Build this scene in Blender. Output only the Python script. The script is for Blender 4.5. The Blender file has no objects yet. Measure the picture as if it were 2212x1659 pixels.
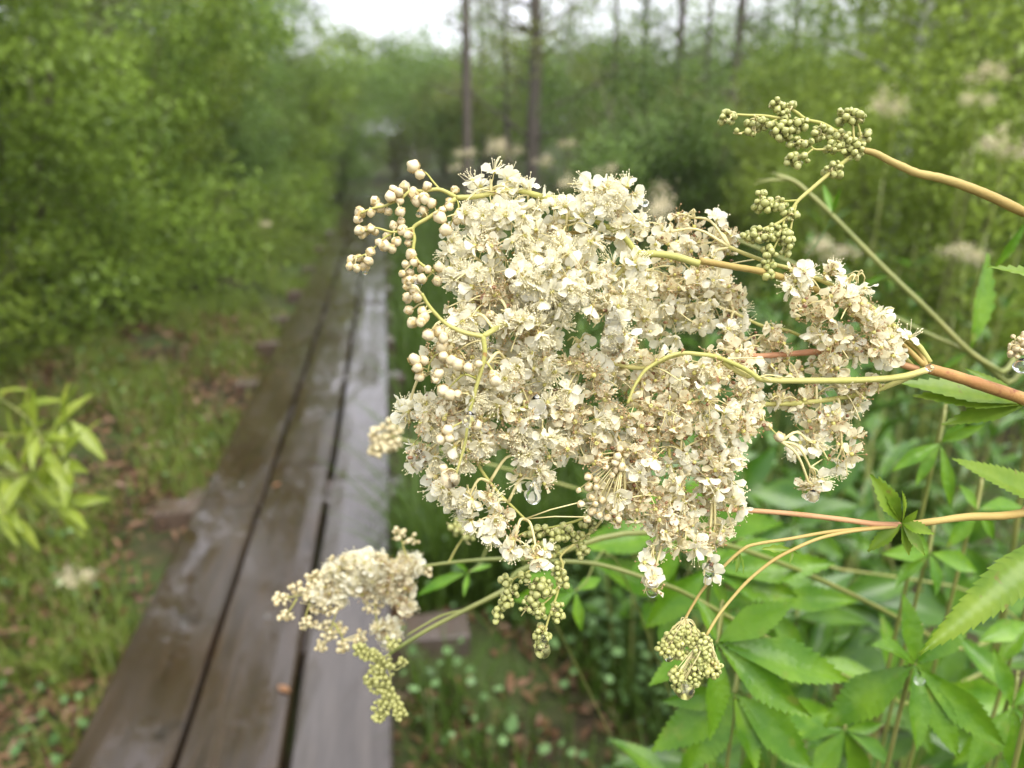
import bpy, math, random
import numpy as np
from mathutils import Vector, Matrix

# ------------------------------------------------------------------ camera
rng = np.random.default_rng(7)
sc = bpy.context.scene
COL = sc.collection
CAM = np.array([0.0, 0.0, 1.32])
PITCH, YAW = math.radians(18.27), math.radians(9.0)
FPX, CU, CV = 1663.0, 1106.0, 829.5            # focal length and centre, in 2212 x 1659 picture units
cam_data = bpy.data.cameras.new('camera')
cam = bpy.data.objects.new('camera', cam_data); COL.objects.link(cam)
cam.location = CAM
cam.rotation_euler = (math.pi / 2 - PITCH, 0.0, -YAW)
cam_data.sensor_width = 36.0
cam_data.lens = 36.0 * FPX / 2212.0
cam_data.clip_start, cam_data.clip_end = 0.01, 600.0
cam_data.dof.use_dof = True
cam_data.dof.focus_distance = 0.190
cam_data.dof.aperture_fstop = 12.0
sc.camera = cam

# ------------------------------------------------------------------ world: overcast daylight
SUN_EL, SUN_AZ = math.radians(60), math.radians(150)   # azimuth from +Y, clockwise
world = bpy.data.worlds.new('World'); sc.world = world; world.use_nodes = True
nt = world.node_tree; nt.nodes.clear()
wo = nt.nodes.new('ShaderNodeOutputWorld'); bg = nt.nodes.new('ShaderNodeBackground')
sky = nt.nodes.new('ShaderNodeTexSky'); sky.sky_type = 'NISHITA'; sky.sun_disc = False
sky.sun_elevation = SUN_EL; sky.sun_rotation = SUN_AZ
tc = nt.nodes.new('ShaderNodeTexCoord'); nz = nt.nodes.new('ShaderNodeTexNoise')
nz.inputs['Scale'].default_value = 2.2; nz.inputs['Detail'].default_value = 4
rp = nt.nodes.new('ShaderNodeValToRGB')
rp.color_ramp.elements[0].position = 0.3; rp.color_ramp.elements[0].color = (0.80, 0.81, 0.90, 1)
rp.color_ramp.elements[1].position = 0.7; rp.color_ramp.elements[1].color = (1.0, 1.0, 1.06, 1)
mul = nt.nodes.new('ShaderNodeVectorMath'); mul.operation = 'SCALE'; mul.inputs['Scale'].default_value = 9.6
mx = nt.nodes.new('ShaderNodeMix'); mx.data_type = 'RGBA'; mx.inputs['Factor'].default_value = 0.92
nt.links.new(tc.outputs['Generated'], nz.inputs['Vector']); nt.links.new(nz.outputs['Fac'], rp.inputs['Fac'])
nt.links.new(rp.outputs['Color'], mul.inputs[0])
nt.links.new(sky.outputs['Color'], mx.inputs['A']); nt.links.new(mul.outputs['Vector'], mx.inputs['B'])
nt.links.new(mx.outputs['Result'], bg.inputs['Color']); bg.inputs['Strength'].default_value = 0.062
nt.links.new(bg.outputs['Background'], wo.inputs['Surface'])

sun_d = bpy.data.lights.new('sun', 'SUN'); sun_d.energy = 1.5; sun_d.angle = math.radians(50); sun_d.color = (1.0, 0.97, 0.92)
sun = bpy.data.objects.new('sun', sun_d); COL.objects.link(sun)
_sd = Vector((math.sin(SUN_AZ) * math.cos(SUN_EL), math.cos(SUN_AZ) * math.cos(SUN_EL), math.sin(SUN_EL)))
sun.rotation_euler = _sd.to_track_quat('Z', 'Y').to_euler(); sun.location = (0, 0, 20)

sc.view_settings.view_transform = 'Standard'; sc.view_settings.look = 'None'
sc.view_settings.exposure = 2.0; sc.view_settings.gamma = 1.0; sc.view_settings.use_curve_mapping = False
sc.render.engine = 'CYCLES'
sc.cycles.use_denoising = True
sc.cycles.max_bounces = 7; sc.cycles.diffuse_bounces = 4; sc.cycles.glossy_bounces = 2
sc.cycles.transmission_bounces = 5; sc.cycles.transparent_max_bounces = 6
sc.cycles.caustics_reflective = False; sc.cycles.caustics_refractive = True
sc.cycles.sample_clamp_indirect = 6.0

# ------------------------------------------------------------------ picture unit -> world helpers
FW = np.array([math.sin(YAW) * math.cos(PITCH), math.cos(YAW) * math.cos(PITCH), -math.sin(PITCH)])
RT = np.array([math.cos(YAW), -math.sin(YAW), 0.0])
UP = np.cross(RT, FW)
def P(u, v, d):
    return CAM + d * (FW + (u - CU) / FPX * RT - (v - CV) / FPX * UP)
def G(u, v, z=0.0):
    r = FW + (u - CU) / FPX * RT - (v - CV) / FPX * UP
    return CAM + r * ((z - CAM[2]) / r[2])
def crop(ox, oy, s):
    return lambda x, y: ((ox + x / s) / 1.50316, (oy + y / s) / 1.50316)
c1, c2, c3, c4 = crop(1100, 500, 2.765), crop(1800, 500, 2.765), crop(1200, 1000, 2.765), crop(1900, 1000, 2.765)
c5, c6 = crop(2250, 250, 2.0577), crop(2250, 1000, 2.0577)
c7, c8, c9 = crop(850, 1600, 2.0109), crop(2000, 1650, 1.6694), crop(2400, 700, 2.3697)

# ------------------------------------------------------------------ object helpers
def link(name, me, parent=None, loc=None, kind=None):
    o = bpy.data.objects.new(name, me); COL.objects.link(o)
    if parent is not None: o.parent = parent
    if loc is not None: o.location = loc
    if kind: o['kind'] = kind
    return o
def thing(name, label, cat, loc=(0, 0, 0), group=None, me=None):
    o = bpy.data.objects.new(name, me); COL.objects.link(o); o.location = loc
    o['label'] = label; o['category'] = cat
    if group: o['group'] = group
    return o
def copy_tree(o, parent=None):
    c = o.copy(); COL.objects.link(c); c.parent = parent
    for ch in o.children: copy_tree(ch, c)
    return c

class MB:
    """collects triangles / quads; several materials"""
    def __init__(s): s.V = []; s.F = []; s.M = []; s.n = 0
    def add(s, V, F, m=0):
        V = np.asarray(V, float); s.V.append(V)
        k = s.n
        for f in F: s.F.append(tuple(i + k for i in f))
        if isinstance(m, int): s.M.extend([m] * len(F))
        else: s.M.extend(m)
        s.n += len(V)
    def mesh(s, name, mats, smooth=True, off=None):
        me = bpy.data.meshes.new(name)
        V = np.concatenate(s.V) if s.V else np.zeros((0, 3))
        if off is not None: V = V - np.asarray(off)
        me.from_pydata(V.tolist(), [], s.F)
        for m in (mats if isinstance(mats, (list, tuple)) else [mats]): me.materials.append(m)
        me.polygons.foreach_set('material_index', s.M)
        if smooth: me.polygons.foreach_set('use_smooth', [True] * len(s.F))
        me.update()
        return me

def quads_mesh(name, V, F, mats, rnd=None, midx=None, smooth=False):
    """numpy fast path: V (n,3), F (m,4) or (m,3)"""
    me = bpy.data.meshes.new(name)
    m, k = F.shape
    me.vertices.add(len(V)); me.vertices.foreach_set('co', V.astype(np.float32).ravel())
    me.loops.add(m * k); me.loops.foreach_set('vertex_index', F.astype(np.int32).ravel())
    me.polygons.add(m); me.polygons.foreach_set('loop_start', np.arange(0, m * k, k, dtype=np.int32))
    for mt in (mats if isinstance(mats, (list, tuple)) else [mats]): me.materials.append(mt)
    if midx is not None: me.polygons.foreach_set('material_index', midx.astype(np.int32))
    if smooth: me.polygons.foreach_set('use_smooth', np.ones(m, bool))
    me.update(calc_edges=True)
    if rnd is not None:
        a = me.attributes.new('rnd', 'FLOAT', 'FACE'); a.data.foreach_set('value', rnd.astype(np.float32))
    return me

def smooth_path(pts, n=6):
    p = np.asarray(pts, float)
    if len(p) < 3:
        t = np.linspace(0, 1, n + 1)[:, None]; return p[0] * (1 - t) + p[-1] * t
    q = np.vstack([2 * p[0] - p[1], p, 2 * p[-1] - p[-2]])
    out = []
    for i in range(1, len(q) - 2):
        for t in np.linspace(0, 1, n, endpoint=False):
            a, b, c, d = q[i - 1], q[i], q[i + 1], q[i + 2]
            out.append(0.5 * (2 * b + (c - a) * t + (2 * a - 5 * b + 4 * c - d) * t * t + (3 * b - a - 3 * c + d) * t ** 3))
    out.append(p[-1]); return np.array(out)

def frame_of(t):
    t = t / (np.linalg.norm(t) + 1e-12)
    h = np.array([0, 0, 1.0]) if abs(t[2]) < 0.9 else np.array([1.0, 0, 0])
    a = np.cross(h, t); a /= np.linalg.norm(a); b = np.cross(t, a)
    return a, b, t

def tube(mb, pts, r0, r1=None, k=7, m=0, wob=0.0):
    pts = np.asarray(pts, float); n = len(pts)
    r1 = r0 if r1 is None else r1
    R = np.linspace(r0, r1, n) if np.isscalar(r0) else np.asarray(r0)
    if wob: R = R * (1 + wob * rng.normal(size=n))
    T = np.gradient(pts, axis=0); V = []
    a, b, _ = frame_of(T[0])
    ang = np.linspace(0, 2 * math.pi, k, endpoint=False)
    for i in range(n):
        t = T[i] / (np.linalg.norm(T[i]) + 1e-12)
        a = a - t * np.dot(a, t); a /= (np.linalg.norm(a) + 1e-12); b = np.cross(t, a)
        V.append(pts[i] + R[i] * (np.cos(ang)[:, None] * a + np.sin(ang)[:, None] * b))
    V = np.concatenate(V)
    F = [(i * k + j, i * k + (j + 1) % k, (i + 1) * k + (j + 1) % k, (i + 1) * k + j) for i in range(n - 1) for j in range(k)]
    F.append(tuple(range(k - 1, -1, -1))); F.append(tuple(range((n - 1) * k, n * k)))
    mb.add(V, F, m)

def rot_to(z, spin=0.0):
    a, b, t = frame_of(np.asarray(z, float))
    c, s = math.cos(spin), math.sin(spin)
    return np.stack([a * c + b * s, -a * s + b * c, t], axis=1)      # columns
def mat4(R, p, s=1.0):
    M = np.eye(4); M[:3, :3] = R * s; M[:3, 3] = p
    return Matrix(M.tolist())
def unit(v): v = np.asarray(v, float); return v / (np.linalg.norm(v) + 1e-12)

# ------------------------------------------------------------------ materials
def new_mat(name):
    m = bpy.data.materials.new(name); m.use_nodes = True; m.node_tree.nodes.clear()
    return m, m.node_tree
def node(nt, t, **kw):
    n = nt.nodes.new(t)
    for k, v in kw.items(): setattr(n, k, v)
    return n
def mixc(nt, fac, a, b):
    n = node(nt, 'ShaderNodeMix', data_type='RGBA')
    for sock, val in (('Factor', fac), ('A', a), ('B', b)):
        i = n.inputs[sock]
        if hasattr(val, 'links'): nt.links.new(val, i)
        else: i.default_value = val if sock == 'Factor' else (*val, 1)
    return n.outputs['Result']
def noise(nt, scale, detail=3, vec=None, rough=0.55):
    n = node(nt, 'ShaderNodeTexNoise'); n.inputs['Scale'].default_value = scale; n.inputs['Detail'].default_value = detail
    n.inputs['Roughness'].default_value = rough
    if vec is not None: nt.links.new(vec, n.inputs['Vector'])
    return n.outputs['Fac']
def remap(nt, v, lo, hi, a=0.0, b=1.0):
    n = node(nt, 'ShaderNodeMapRange'); n.clamp = True
    nt.links.new(v, n.inputs['Value'])
    for s, x in zip(('From Min', 'From Max', 'To Min', 'To Max'), (lo, hi, a, b)): n.inputs[s].default_value = x
    return n.outputs['Result']
def finish(nt, col, rough=0.5, transl=0.0, tcol=None, spec=0.5, bump=None, coat=0.0, ior=None):
    out = node(nt, 'ShaderNodeOutputMaterial'); b = node(nt, 'ShaderNodeBsdfPrincipled')
    if hasattr(col, 'links'): nt.links.new(col, b.inputs['Base Color'])
    else: b.inputs['Base Color'].default_value = (*col, 1)
    if hasattr(rough, 'links'): nt.links.new(rough, b.inputs['Roughness'])
    else: b.inputs['Roughness'].default_value = rough
    b.inputs['Specular IOR Level'].default_value = spec
    b.inputs['Coat Weight'].default_value = coat; b.inputs['Coat Roughness'].default_value = 0.12
    if ior: b.inputs['IOR'].default_value = ior
    if bump is not None:
        bn = node(nt, 'ShaderNodeBump'); bn.inputs['Strength'].default_value = bump[1]; bn.inputs['Distance'].default_value = bump[2]
        nt.links.new(bump[0], bn.inputs['Height']); nt.links.new(bn.outputs['Normal'], b.inputs['Normal'])
    if transl > 0:
        t = node(nt, 'ShaderNodeBsdfTranslucent'); s = node(nt, 'ShaderNodeMixShader'); s.inputs['Fac'].default_value = transl
        tc_ = tcol if tcol is not None else col
        if hasattr(tc_, 'links'): nt.links.new(tc_, t.inputs['Color'])
        else: t.inputs['Color'].default_value = (*tc_, 1)
        nt.links.new(b.outputs['BSDF'], s.inputs[1]); nt.links.new(t.outputs['BSDF'], s.inputs[2]); nt.links.new(s.outputs['Shader'], out.inputs['Surface'])
    else: nt.links.new(b.outputs['BSDF'], out.inputs['Surface'])

def leaf_card_mat(name, dark, light, rough=0.35, transl=0.4, spec=0.22):
    m, nt = new_mat(name)
    at = node(nt, 'ShaderNodeAttribute', attribute_name='rnd'); oi = node(nt, 'ShaderNodeObjectInfo')
    c = mixc(nt, at.outputs['Fac'], dark, light)
    c = mixc(nt, remap(nt, oi.outputs['Random'], 0, 1, 0.0, 0.35), c, tuple(0.5 * (a + b) * f for a, b, f in zip(dark, light, (1.35, 1.05, 0.8))))
    finish(nt, c, rough, transl, None, spec)
    return m
def plant_mat(name, a, b, scale=300.0, rough=0.4, transl=0.3, spec=0.5, spots=None, sscale=900.0, thr=(0.62, 0.7), coat=0.0, bump=None):
    """two tones by noise in object space, per object variation, optional spots"""
    m, nt = new_mat(name)
    tc = node(nt, 'ShaderNodeTexCoord'); oi = node(nt, 'ShaderNodeObjectInfo')
    off = node(nt, 'ShaderNodeVectorMath', operation='ADD')
    nt.links.new(tc.outputs['Object'], off.inputs[0]); nt.links.new(oi.outputs['Random'], off.inputs[1])
    f = noise(nt, scale, 3, off.outputs['Vector'])
    c = mixc(nt, remap(nt, f, 0.35, 0.65), a, b)
    c = mixc(nt, remap(nt, oi.outputs['Random'], 0, 1, 0.0, 0.45), c, a)
    if spots is not None:
        s = noise(nt, sscale, 2, off.outputs['Vector'])
        c = mixc(nt, remap(nt, s, thr[0], thr[1]), c, spots)
    bp = None
    if bump: bp = (noise(nt, bump[0], 3, off.outputs['Vector']), bump[1], bump[2])
    finish(nt, c, rough, transl, None, spec, bp, coat)
    return m

M = {}
M['leaf_left'] = leaf_card_mat('willow_leaf', (0.030, 0.078, 0.013), (0.30, 0.44, 0.06), 0.25, 0.3)
M['leaf_far'] = leaf_card_mat('far_leaf', (0.055, 0.115, 0.03), (0.235, 0.36, 0.08), 0.4, 0.35)
M['leaf_dark'] = leaf_card_mat('dark_leaf', (0.026, 0.058, 0.011), (0.12, 0.20, 0.035), 0.3, 0.3)
M['leaf_yellow'] = leaf_card_mat('yellow_green_leaf', (0.055, 0.11, 0.016), (0.30, 0.41, 0.055), 0.25, 0.35)
M['leaf_olive'] = leaf_card_mat('olive_leaf', (0.07, 0.10, 0.022), (0.20, 0.25, 0.05), 0.35, 0.3)
M['grass'] = leaf_card_mat('grass_blade', (0.06, 0.11, 0.016), (0.18, 0.245, 0.04), 0.35, 0.4)
M['grass_dark'] = leaf_card_mat('grass_blade_deep', (0.03, 0.066, 0.010), (0.085, 0.15, 0.02), 0.35, 0.35)
M['litter'] = leaf_card_mat('dead_leaf', (0.055, 0.028, 0.014), (0.17, 0.10, 0.055), 0.4, 0.1)
M['cover'] = leaf_card_mat('round_leaf', (0.06, 0.13, 0.04), (0.17, 0.29, 0.11), 0.25, 0.3)
M['herb'] = leaf_card_mat('herb_leaf', (0.05, 0.13, 0.02), (0.15, 0.32, 0.045), 0.25, 0.35)
M['herb_near'] = plant_mat('meadow_leaf', (0.058, 0.150, 0.007), (0.135, 0.255, 0.014), 60, 0.3, 0.22, spec=.3, spots=(0.17, 0.20, 0.03), sscale=70, thr=(.66, .8), bump=(220, .3, .002))
M['herb_shade'] = plant_mat('meadow_leaf_shade', (0.032, 0.092, 0.007), (0.085, 0.175, 0.012), 40, 0.3, 0.22, spec=.4)  # darker copy of the meadow leaf; shade of the growth behind put into colour
M['leaf_sharp'] = plant_mat('young_leaf', (0.11, 0.20, 0.014), (0.21, 0.30, 0.028), 120, 0.32, 0.35, spec=.35, spots=(0.16, 0.17, 0.03), sscale=300, thr=(0.66, 0.74))
M['willow_twig_leaf'] = plant_mat('willow_twig_leaf', (0.18, 0.25, 0.02), (0.32, 0.38, 0.05), 30, 0.35, 0.45)
M['bark'] = plant_mat('bark_dark', (0.045, 0.035, 0.026), (0.12, 0.10, 0.075), 25, 0.75, 0.0)
M['bark_pale'] = plant_mat('bark_pale', (0.26, 0.25, 0.24), (0.50, 0.48, 0.47), 14, 0.6, 0.0, spots=(0.05, 0.045, 0.04), sscale=9, thr=(0.56, 0.64))
M['bark_green'] = plant_mat('twig_bark', (0.07, 0.07, 0.03), (0.14, 0.13, 0.06), 30, 0.6, 0.0)
M['stem_yellow'] = plant_mat('stem_yellow', (0.36, 0.36, 0.09), (0.52, 0.46, 0.17), 45, 0.55, 0.12, spots=(0.30, 0.17, 0.05), sscale=420, thr=(0.68, 0.76), bump=(1100, .5, .0003), spec=.25)
M['stem_red'] = plant_mat('stem_red', (0.30, 0.14, 0.05), (0.42, 0.26, 0.08), 60, 0.55, 0.0, spots=(0.20, 0.07, 0.03), sscale=300, thr=(0.6, 0.7), bump=(1100, .5, .0003), spec=.25)
M['stem_pink'] = plant_mat('stem_pink', (0.44, 0.21, 0.11), (0.46, 0.30, 0.13), 30, 0.55, 0.1, bump=(1100, .5, .0003), spec=.25)
M['stem_tan'] = plant_mat('stem_tan', (0.36, 0.25, 0.075), (0.42, 0.33, 0.11), 40, 0.55, 0.1, bump=(1100, .5, .0003), spec=.25)
M['stem_green'] = plant_mat('stem_green', (0.16, 0.19, 0.04), (0.28, 0.28, 0.08), 40, 0.4, 0.1)
M['pedicel'] = plant_mat('pedicel', (0.66, 0.58, 0.26), (0.76, 0.68, 0.38), 200, 0.4, 0.25)
M['petal_fresh'] = plant_mat('petal_fresh', (0.89, 0.85, 0.65), (0.93, 0.91, 0.79), 260, 0.3, 0.5, spec=0.5)
M['petal_aged'] = plant_mat('petal_aged', (0.84, 0.76, 0.49), (0.91, 0.87, 0.67), 330, 0.35, 0.5, spots=(0.40, 0.25, 0.08), sscale=420, thr=(0.64, 0.73))
M['stamen_fresh'] = plant_mat('stamen_fresh', (0.87, 0.79, 0.48), (0.90, 0.86, 0.64), 400, 0.4, 0.25)
M['stamen_brown'] = plant_mat('stamen_brown', (0.36, 0.20, 0.07), (0.78, 0.64, 0.38), 500, 0.45, 0.2)
M['carpel'] = plant_mat('carpel', (0.50, 0.46, 0.10), (0.64, 0.60, 0.22), 300, 0.35, 0.15)
M['sepal'] = plant_mat('sepal', (0.46, 0.34, 0.13), (0.54, 0.42, 0.20), 300, 0.45, 0.2)
M['bud_cream'] = plant_mat('bud_cream', (0.66, 0.55, 0.31), (0.80, 0.72, 0.48), 240, 0.3, 0.2, spots=(0.45, 0.24, 0.10), sscale=420, thr=(0.56, 0.76))
M['bud_green'] = plant_mat('bud_green', (0.36, 0.38, 0.10), (0.54, 0.54, 0.24), 240, 0.3, 0.15, spots=(0.46, 0.30, 0.12), sscale=330, thr=(0.58, 0.74))
M['bud_yellow'] = plant_mat('bud_yellow', (0.40, 0.40, 0.12), (0.52, 0.51, 0.20), 240, 0.3, 0.2)
M['bud_pale'] = plant_mat('bud_pale', (0.66, 0.57, 0.32), (0.80, 0.73, 0.48), 240, 0.3, 0.25)
M['brown_bit'] = plant_mat('withered_brown', (0.12, 0.05, 0.02), (0.30, 0.15, 0.06), 300, 0.45, 0.05)
M['bloom'] = plant_mat('far_bloom', (0.74, 0.64, 0.42), (0.86, 0.80, 0.60), 40, 0.5, 0.35)

def water_mat():
    m, nt = new_mat('water')
    out = node(nt, 'ShaderNodeOutputMaterial'); b = node(nt, 'ShaderNodeBsdfPrincipled')
    b.inputs['Base Color'].default_value = (1, 1, 1, 1); b.inputs['Roughness'].default_value = 0.0
    b.inputs['IOR'].default_value = 1.33; b.inputs['Transmission Weight'].default_value = 1.0
    nt.links.new(b.outputs['BSDF'], out.inputs['Surface']); return m
M['water'] = water_mat()

def wood_mat(name, dark, light, grey):
    m, nt = new_mat(name)
    tc = node(nt, 'ShaderNodeTexCoord'); oi = node(nt, 'ShaderNodeObjectInfo')
    sc_ = node(nt, 'ShaderNodeVectorMath', operation='SCALE'); sc_.inputs['Scale'].default_value = 37.0
    cmb = node(nt, 'ShaderNodeCombineXYZ')
    for i in range(3): nt.links.new(oi.outputs['Random'], cmb.inputs[i])
    nt.links.new(cmb.outputs['Vector'], sc_.inputs[0])
    off = node(nt, 'ShaderNodeVectorMath', operation='ADD')
    nt.links.new(tc.outputs['Object'], off.inputs[0]); nt.links.new(sc_.outputs['Vector'], off.inputs[1])
    st = node(nt, 'ShaderNodeVectorMath', operation='MULTIPLY'); st.inputs[1].default_value = (1.0, 0.06, 1.0)
    nt.links.new(off.outputs['Vector'], st.inputs[0])
    grain = noise(nt, 60, 6, st.outputs['Vector'], 0.65)
    fine = noise(nt, 260, 3, st.outputs['Vector'])
    blot = noise(nt, 3.2, 4, off.outputs['Vector'])
    st2 = node(nt, 'ShaderNodeVectorMath', operation='MULTIPLY'); st2.inputs[1].default_value = (1.0, 0.45, 1.0)
    nt.links.new(off.outputs['Vector'], st2.inputs[0])
    wet = noise(nt, 5.5, 4, st2.outputs['Vector'], 0.6)
    c = mixc(nt, remap(nt, grain, 0.3, 0.7), dark, light)
    c = mixc(nt, remap(nt, blot, 0.42, 0.68, 0, 0.75), c, grey)
    c = mixc(nt, remap(nt, fine, 0.55, 0.75, 0, 0.35), c, tuple(x * 0.5 for x in dark))
    kn = noise(nt, 7, 2, off.outputs['Vector'])
    c = mixc(nt, remap(nt, kn, 0.66, 0.74, 0, 0.7), c, tuple(x * 0.4 for x in dark))
    r = remap(nt, wet, 0.36, 0.54, 0.22, 0.02)
    add = node(nt, 'ShaderNodeMath', operation='MULTIPLY'); nt.links.new(grain, add.inputs[0])
    nt.links.new(remap(nt, wet, 0.34, 0.52, 0.8, 0.05), add.inputs[1])
    finish(nt, c, r, 0, None, 0.62, (add.outputs['Value'], 0.4, 0.003), ior=1.48)
    return m
M['wood'] = wood_mat('wet_plank', (0.014, 0.009, 0.005), (0.046, 0.029, 0.016), (0.031, 0.022, 0.014))
M['wood_grey'] = wood_mat('wet_grey_plank', (0.028, 0.022, 0.018), (0.068, 0.056, 0.048), (0.054, 0.047, 0.043))
M['sleeper'] = wood_mat('old_sleeper', (0.04, 0.026, 0.018), (0.10, 0.07, 0.05), (0.085, 0.07, 0.06))

def ground_mat():
    m, nt = new_mat('soil')
    tc = node(nt, 'ShaderNodeTexCoord')
    a = noise(nt, 1.7, 5, tc.outputs['Object']); b = noise(nt, 26, 5, tc.outputs['Object'])
    c = mixc(nt, remap(nt, b, 0.35, 0.65), (0.014, 0.010, 0.006), (0.055, 0.034, 0.02))
    c = mixc(nt, remap(nt, a, 0.40, 0.58, 0, 0.85), c, (0.04, 0.065, 0.014))
    finish(nt, c, 0.85, 0, None, 0.2, (b, 0.8, 0.03)); return m
M['soil'] = ground_mat()
# ================================================================== ground and boardwalk
def grid_mesh(name, x0, x1, y0, y1, n, zf, mat):
    X, Y = np.meshgrid(np.linspace(x0, x1, n), np.linspace(y0, y1, n), indexing='ij')
    V = np.stack([X, Y, zf(X, Y)], -1).reshape(-1, 3)
    i = np.arange(n - 1)
    I, J = np.meshgrid(i, i, indexing='ij'); a = (I * n + J).ravel()
    return quads_mesh(name, V, np.stack([a, a + n, a + n + 1, a + 1], 1), mat, smooth=True)
def zg(X, Y):
    return 0.018 * np.sin(X * 3.1 + Y * 1.3) + 0.014 * np.sin(Y * 4.7 - X * 2.2) + 0.01 * np.sin(X * 9 + 1) * np.sin(Y * 8) - 0.02
far_g = link('ground', grid_mesh('ground', -160, 160, -40, 280, 3, lambda X, Y: X * 0 - 0.07, M['soil']), kind='structure')
near_g = link('bog_ground', grid_mesh('bog_ground', -9, 13, -2, 22, 150, zg, M['soil']), kind='structure')

TOP = 0.12
xr = G(850, 1659, TOP)[0]                       # right edge of the boardwalk
PW, GAP = 0.205, 0.014
def plank_mesh(L, seed):
    r = np.random.default_rng(seed); n = 14; b = 0.006; h = 0.042; w = PW
    prof = [(-w/2, -h), (-w/2, -b), (-w/2 + b, 0), (-w/4, 0.0008), (0, 0.0), (w/4, 0.0008), (w/2 - b, 0), (w/2, -b), (w/2, -h)]
    V = []
    for i in range(n + 1):
        y = -L/2 + L * i / n
        for (x, z) in prof:
            V.append((x + (r.normal() * 0.0012 if abs(x) > w/4 + 0.01 else 0), y, z + r.normal() * 0.0006))
    k = len(prof)
    F = [(i*k + j, i*k + j + 1, (i+1)*k + j + 1, (i+1)*k + j) for i in range(n) for j in range(k - 1)]
    F += [(i*k + k - 1, i*k, (i+1)*k, (i+1)*k + k - 1) for i in range(n)]
    F += [tuple(range(k))[::-1], tuple(n*k + j for j in range(k))]
    mb = MB(); mb.add(V, F); return mb
walk = thing('boardwalk', 'narrow wet boardwalk of three dark planks on cross beams leading into the trees', 'boardwalk', (xr - 1.5 * PW - GAP, 0, 0))
joints = [-1.2, 2.45, 5.55, 8.9, 12.4, 16.0]
ydiv = [joints, [-0.8, 2.75, 5.6, 10.1, 13.6, 16.1], [-1.0, 2.6, 5.65, 9.2, 12.7, 16.2]]
for r_ in range(3):
    for s in range(5):
        a, b = ydiv[r_][s] + 0.006, ydiv[r_][s + 1] - 0.006
        o = link('plank', plank_mesh(b - a, 11 * r_ + s).mesh('plank', M['wood_grey'] if r_ == 2 else M['wood'], smooth=False), walk,
                 ((r_ - 1) * (PW + GAP) + rng.normal() * 0.002, (a + b) / 2, TOP + rng.normal() * 0.002))
        o.rotation_euler = (0, rng.normal() * 0.006, rng.normal() * 0.0012)
for y_, ext_l, ext_r in ((0.35, 0.10, 0.10), (G(400, 1100, 0.05)[1], 0.16, 0.06), (G(950, 1352, 0.07)[1], 0.02, 0.20), (2.65, 0.07, 0.13), (G(560, 830, 0.05)[1], 0.14, 0.1), (G(600, 745, 0.05)[1], 0.15, 0.05),
                       (G(630, 690, 0.05)[1], 0.15, 0.05), (6.4, .15, .1), (7.6, .15, .1), (8.9, .15, .1), (10.4, .12, .1), (12.4, .1, .1), (14.3, .1, .1), (16.0, .1, .1)):
    mb = MB(); w = 3 * PW / 2 + GAP; x0, x1 = -w - ext_l, w + ext_r; hw, h0, h1, bv = 0.055, -0.05, TOP - 0.046, 0.006
    prof = [(-hw, h0), (-hw, h1 - bv), (-hw + bv, h1), (hw - bv, h1), (hw, h1 - bv), (hw, h0)]
    V = [(x, p[0] + rng.normal() * .002, p[1] + rng.normal() * .0015) for x in np.linspace(x0, x1, 6) for p in prof]; k = 6
    F = [(i*k + j, i*k + (j+1) % k, (i+1)*k + (j+1) % k, (i+1)*k + j) for i in range(5) for j in range(k)] + [tuple(range(k))[::-1], tuple(5*k + j for j in range(k))]
    mb.add(V, F); o = link('sleeper', mb.mesh('sleeper', M['sleeper'], smooth=False), walk, (0, y_, 0)); o.rotation_euler.z = rng.normal() * 0.02

# ================================================================== grass, litter, ground cover (uncountable)
def blades(n, xf, hmin, hmax, w, bend, mat, name, label, cat):
    pts = xf(n); n = len(pts)
    h = rng.uniform(hmin, hmax, n) * rng.uniform(.6, 1.1, n); ang = rng.uniform(0, 2*np.pi, n); lean = rng.uniform(.1, bend, n)
    d = np.stack([np.cos(ang), np.sin(ang), np.zeros(n)], 1); s = np.stack([-np.sin(ang), np.cos(ang), np.zeros(n)], 1)
    z = np.array([0, 0, 1.0]); ww = (w * rng.uniform(.6, 1.3, n))[:, None]
    rows = []
    for t, wf in ((0, 1.0), (.45, .9), (.8, .55), (1.0, .06)):
        c = pts + z * (h * (t - 0.35 * lean * t * t))[:, None] + d * (h * lean * t * t)[:, None]
        rows += [c - s * ww * wf, c + s * ww * wf]
    V = np.stack(rows, 1).reshape(-1, 3); b = np.arange(n) * 8
    F = np.concatenate([np.stack([b + 2*i, b + 2*i + 1, b + 2*i + 3, b + 2*i + 2], 1) for i in range(3)])
    r = np.tile(np.clip(rng.normal(.45, .25, n), 0, 1), 3)
    o = link(name, quads_mesh(name, V, F, mat, r, smooth=True), kind='stuff'); o['label'] = label; o['category'] = cat
    return o
xl = xr - 3 * PW - 2 * GAP; SLY = G(950, 1352, .07)[1] - .03
def area(x0f, x1f, y0, y1, keep=None, pow_=1.0):
    def f(n):
        y = y0 + (y1 - y0) * rng.random(n) ** pow_; a, b = x0f(y), x1f(y); x = a + (b - a) * rng.random(n)
        nn = np.sin(x * 4.1 + 1.3) * np.sin(y * 3.3 + .4) + .6 * np.sin(x * 9.7 + y * 5.1) + rng.normal(0, .45, n)
        k = nn > keep if keep is not None else np.ones(n, bool)
        k &= ~((np.abs(y - SLY) < .13) & (x > xr - .02) & (x < xr + .26))
        x, y = x[k], y[k]
        return np.stack([x, y, zg(x, y)], 1)
    return f
blades(75000, area(lambda y: xl - 1.9 - 0 * y, lambda y: xl - 0.02 + 0 * y, 1.8, 16, -0.1, 1.6), .04, .17, .0028, .9, M['grass'], 'grass', 'short yellow green grass between the boardwalk and the left thicket', 'grass')
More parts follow.
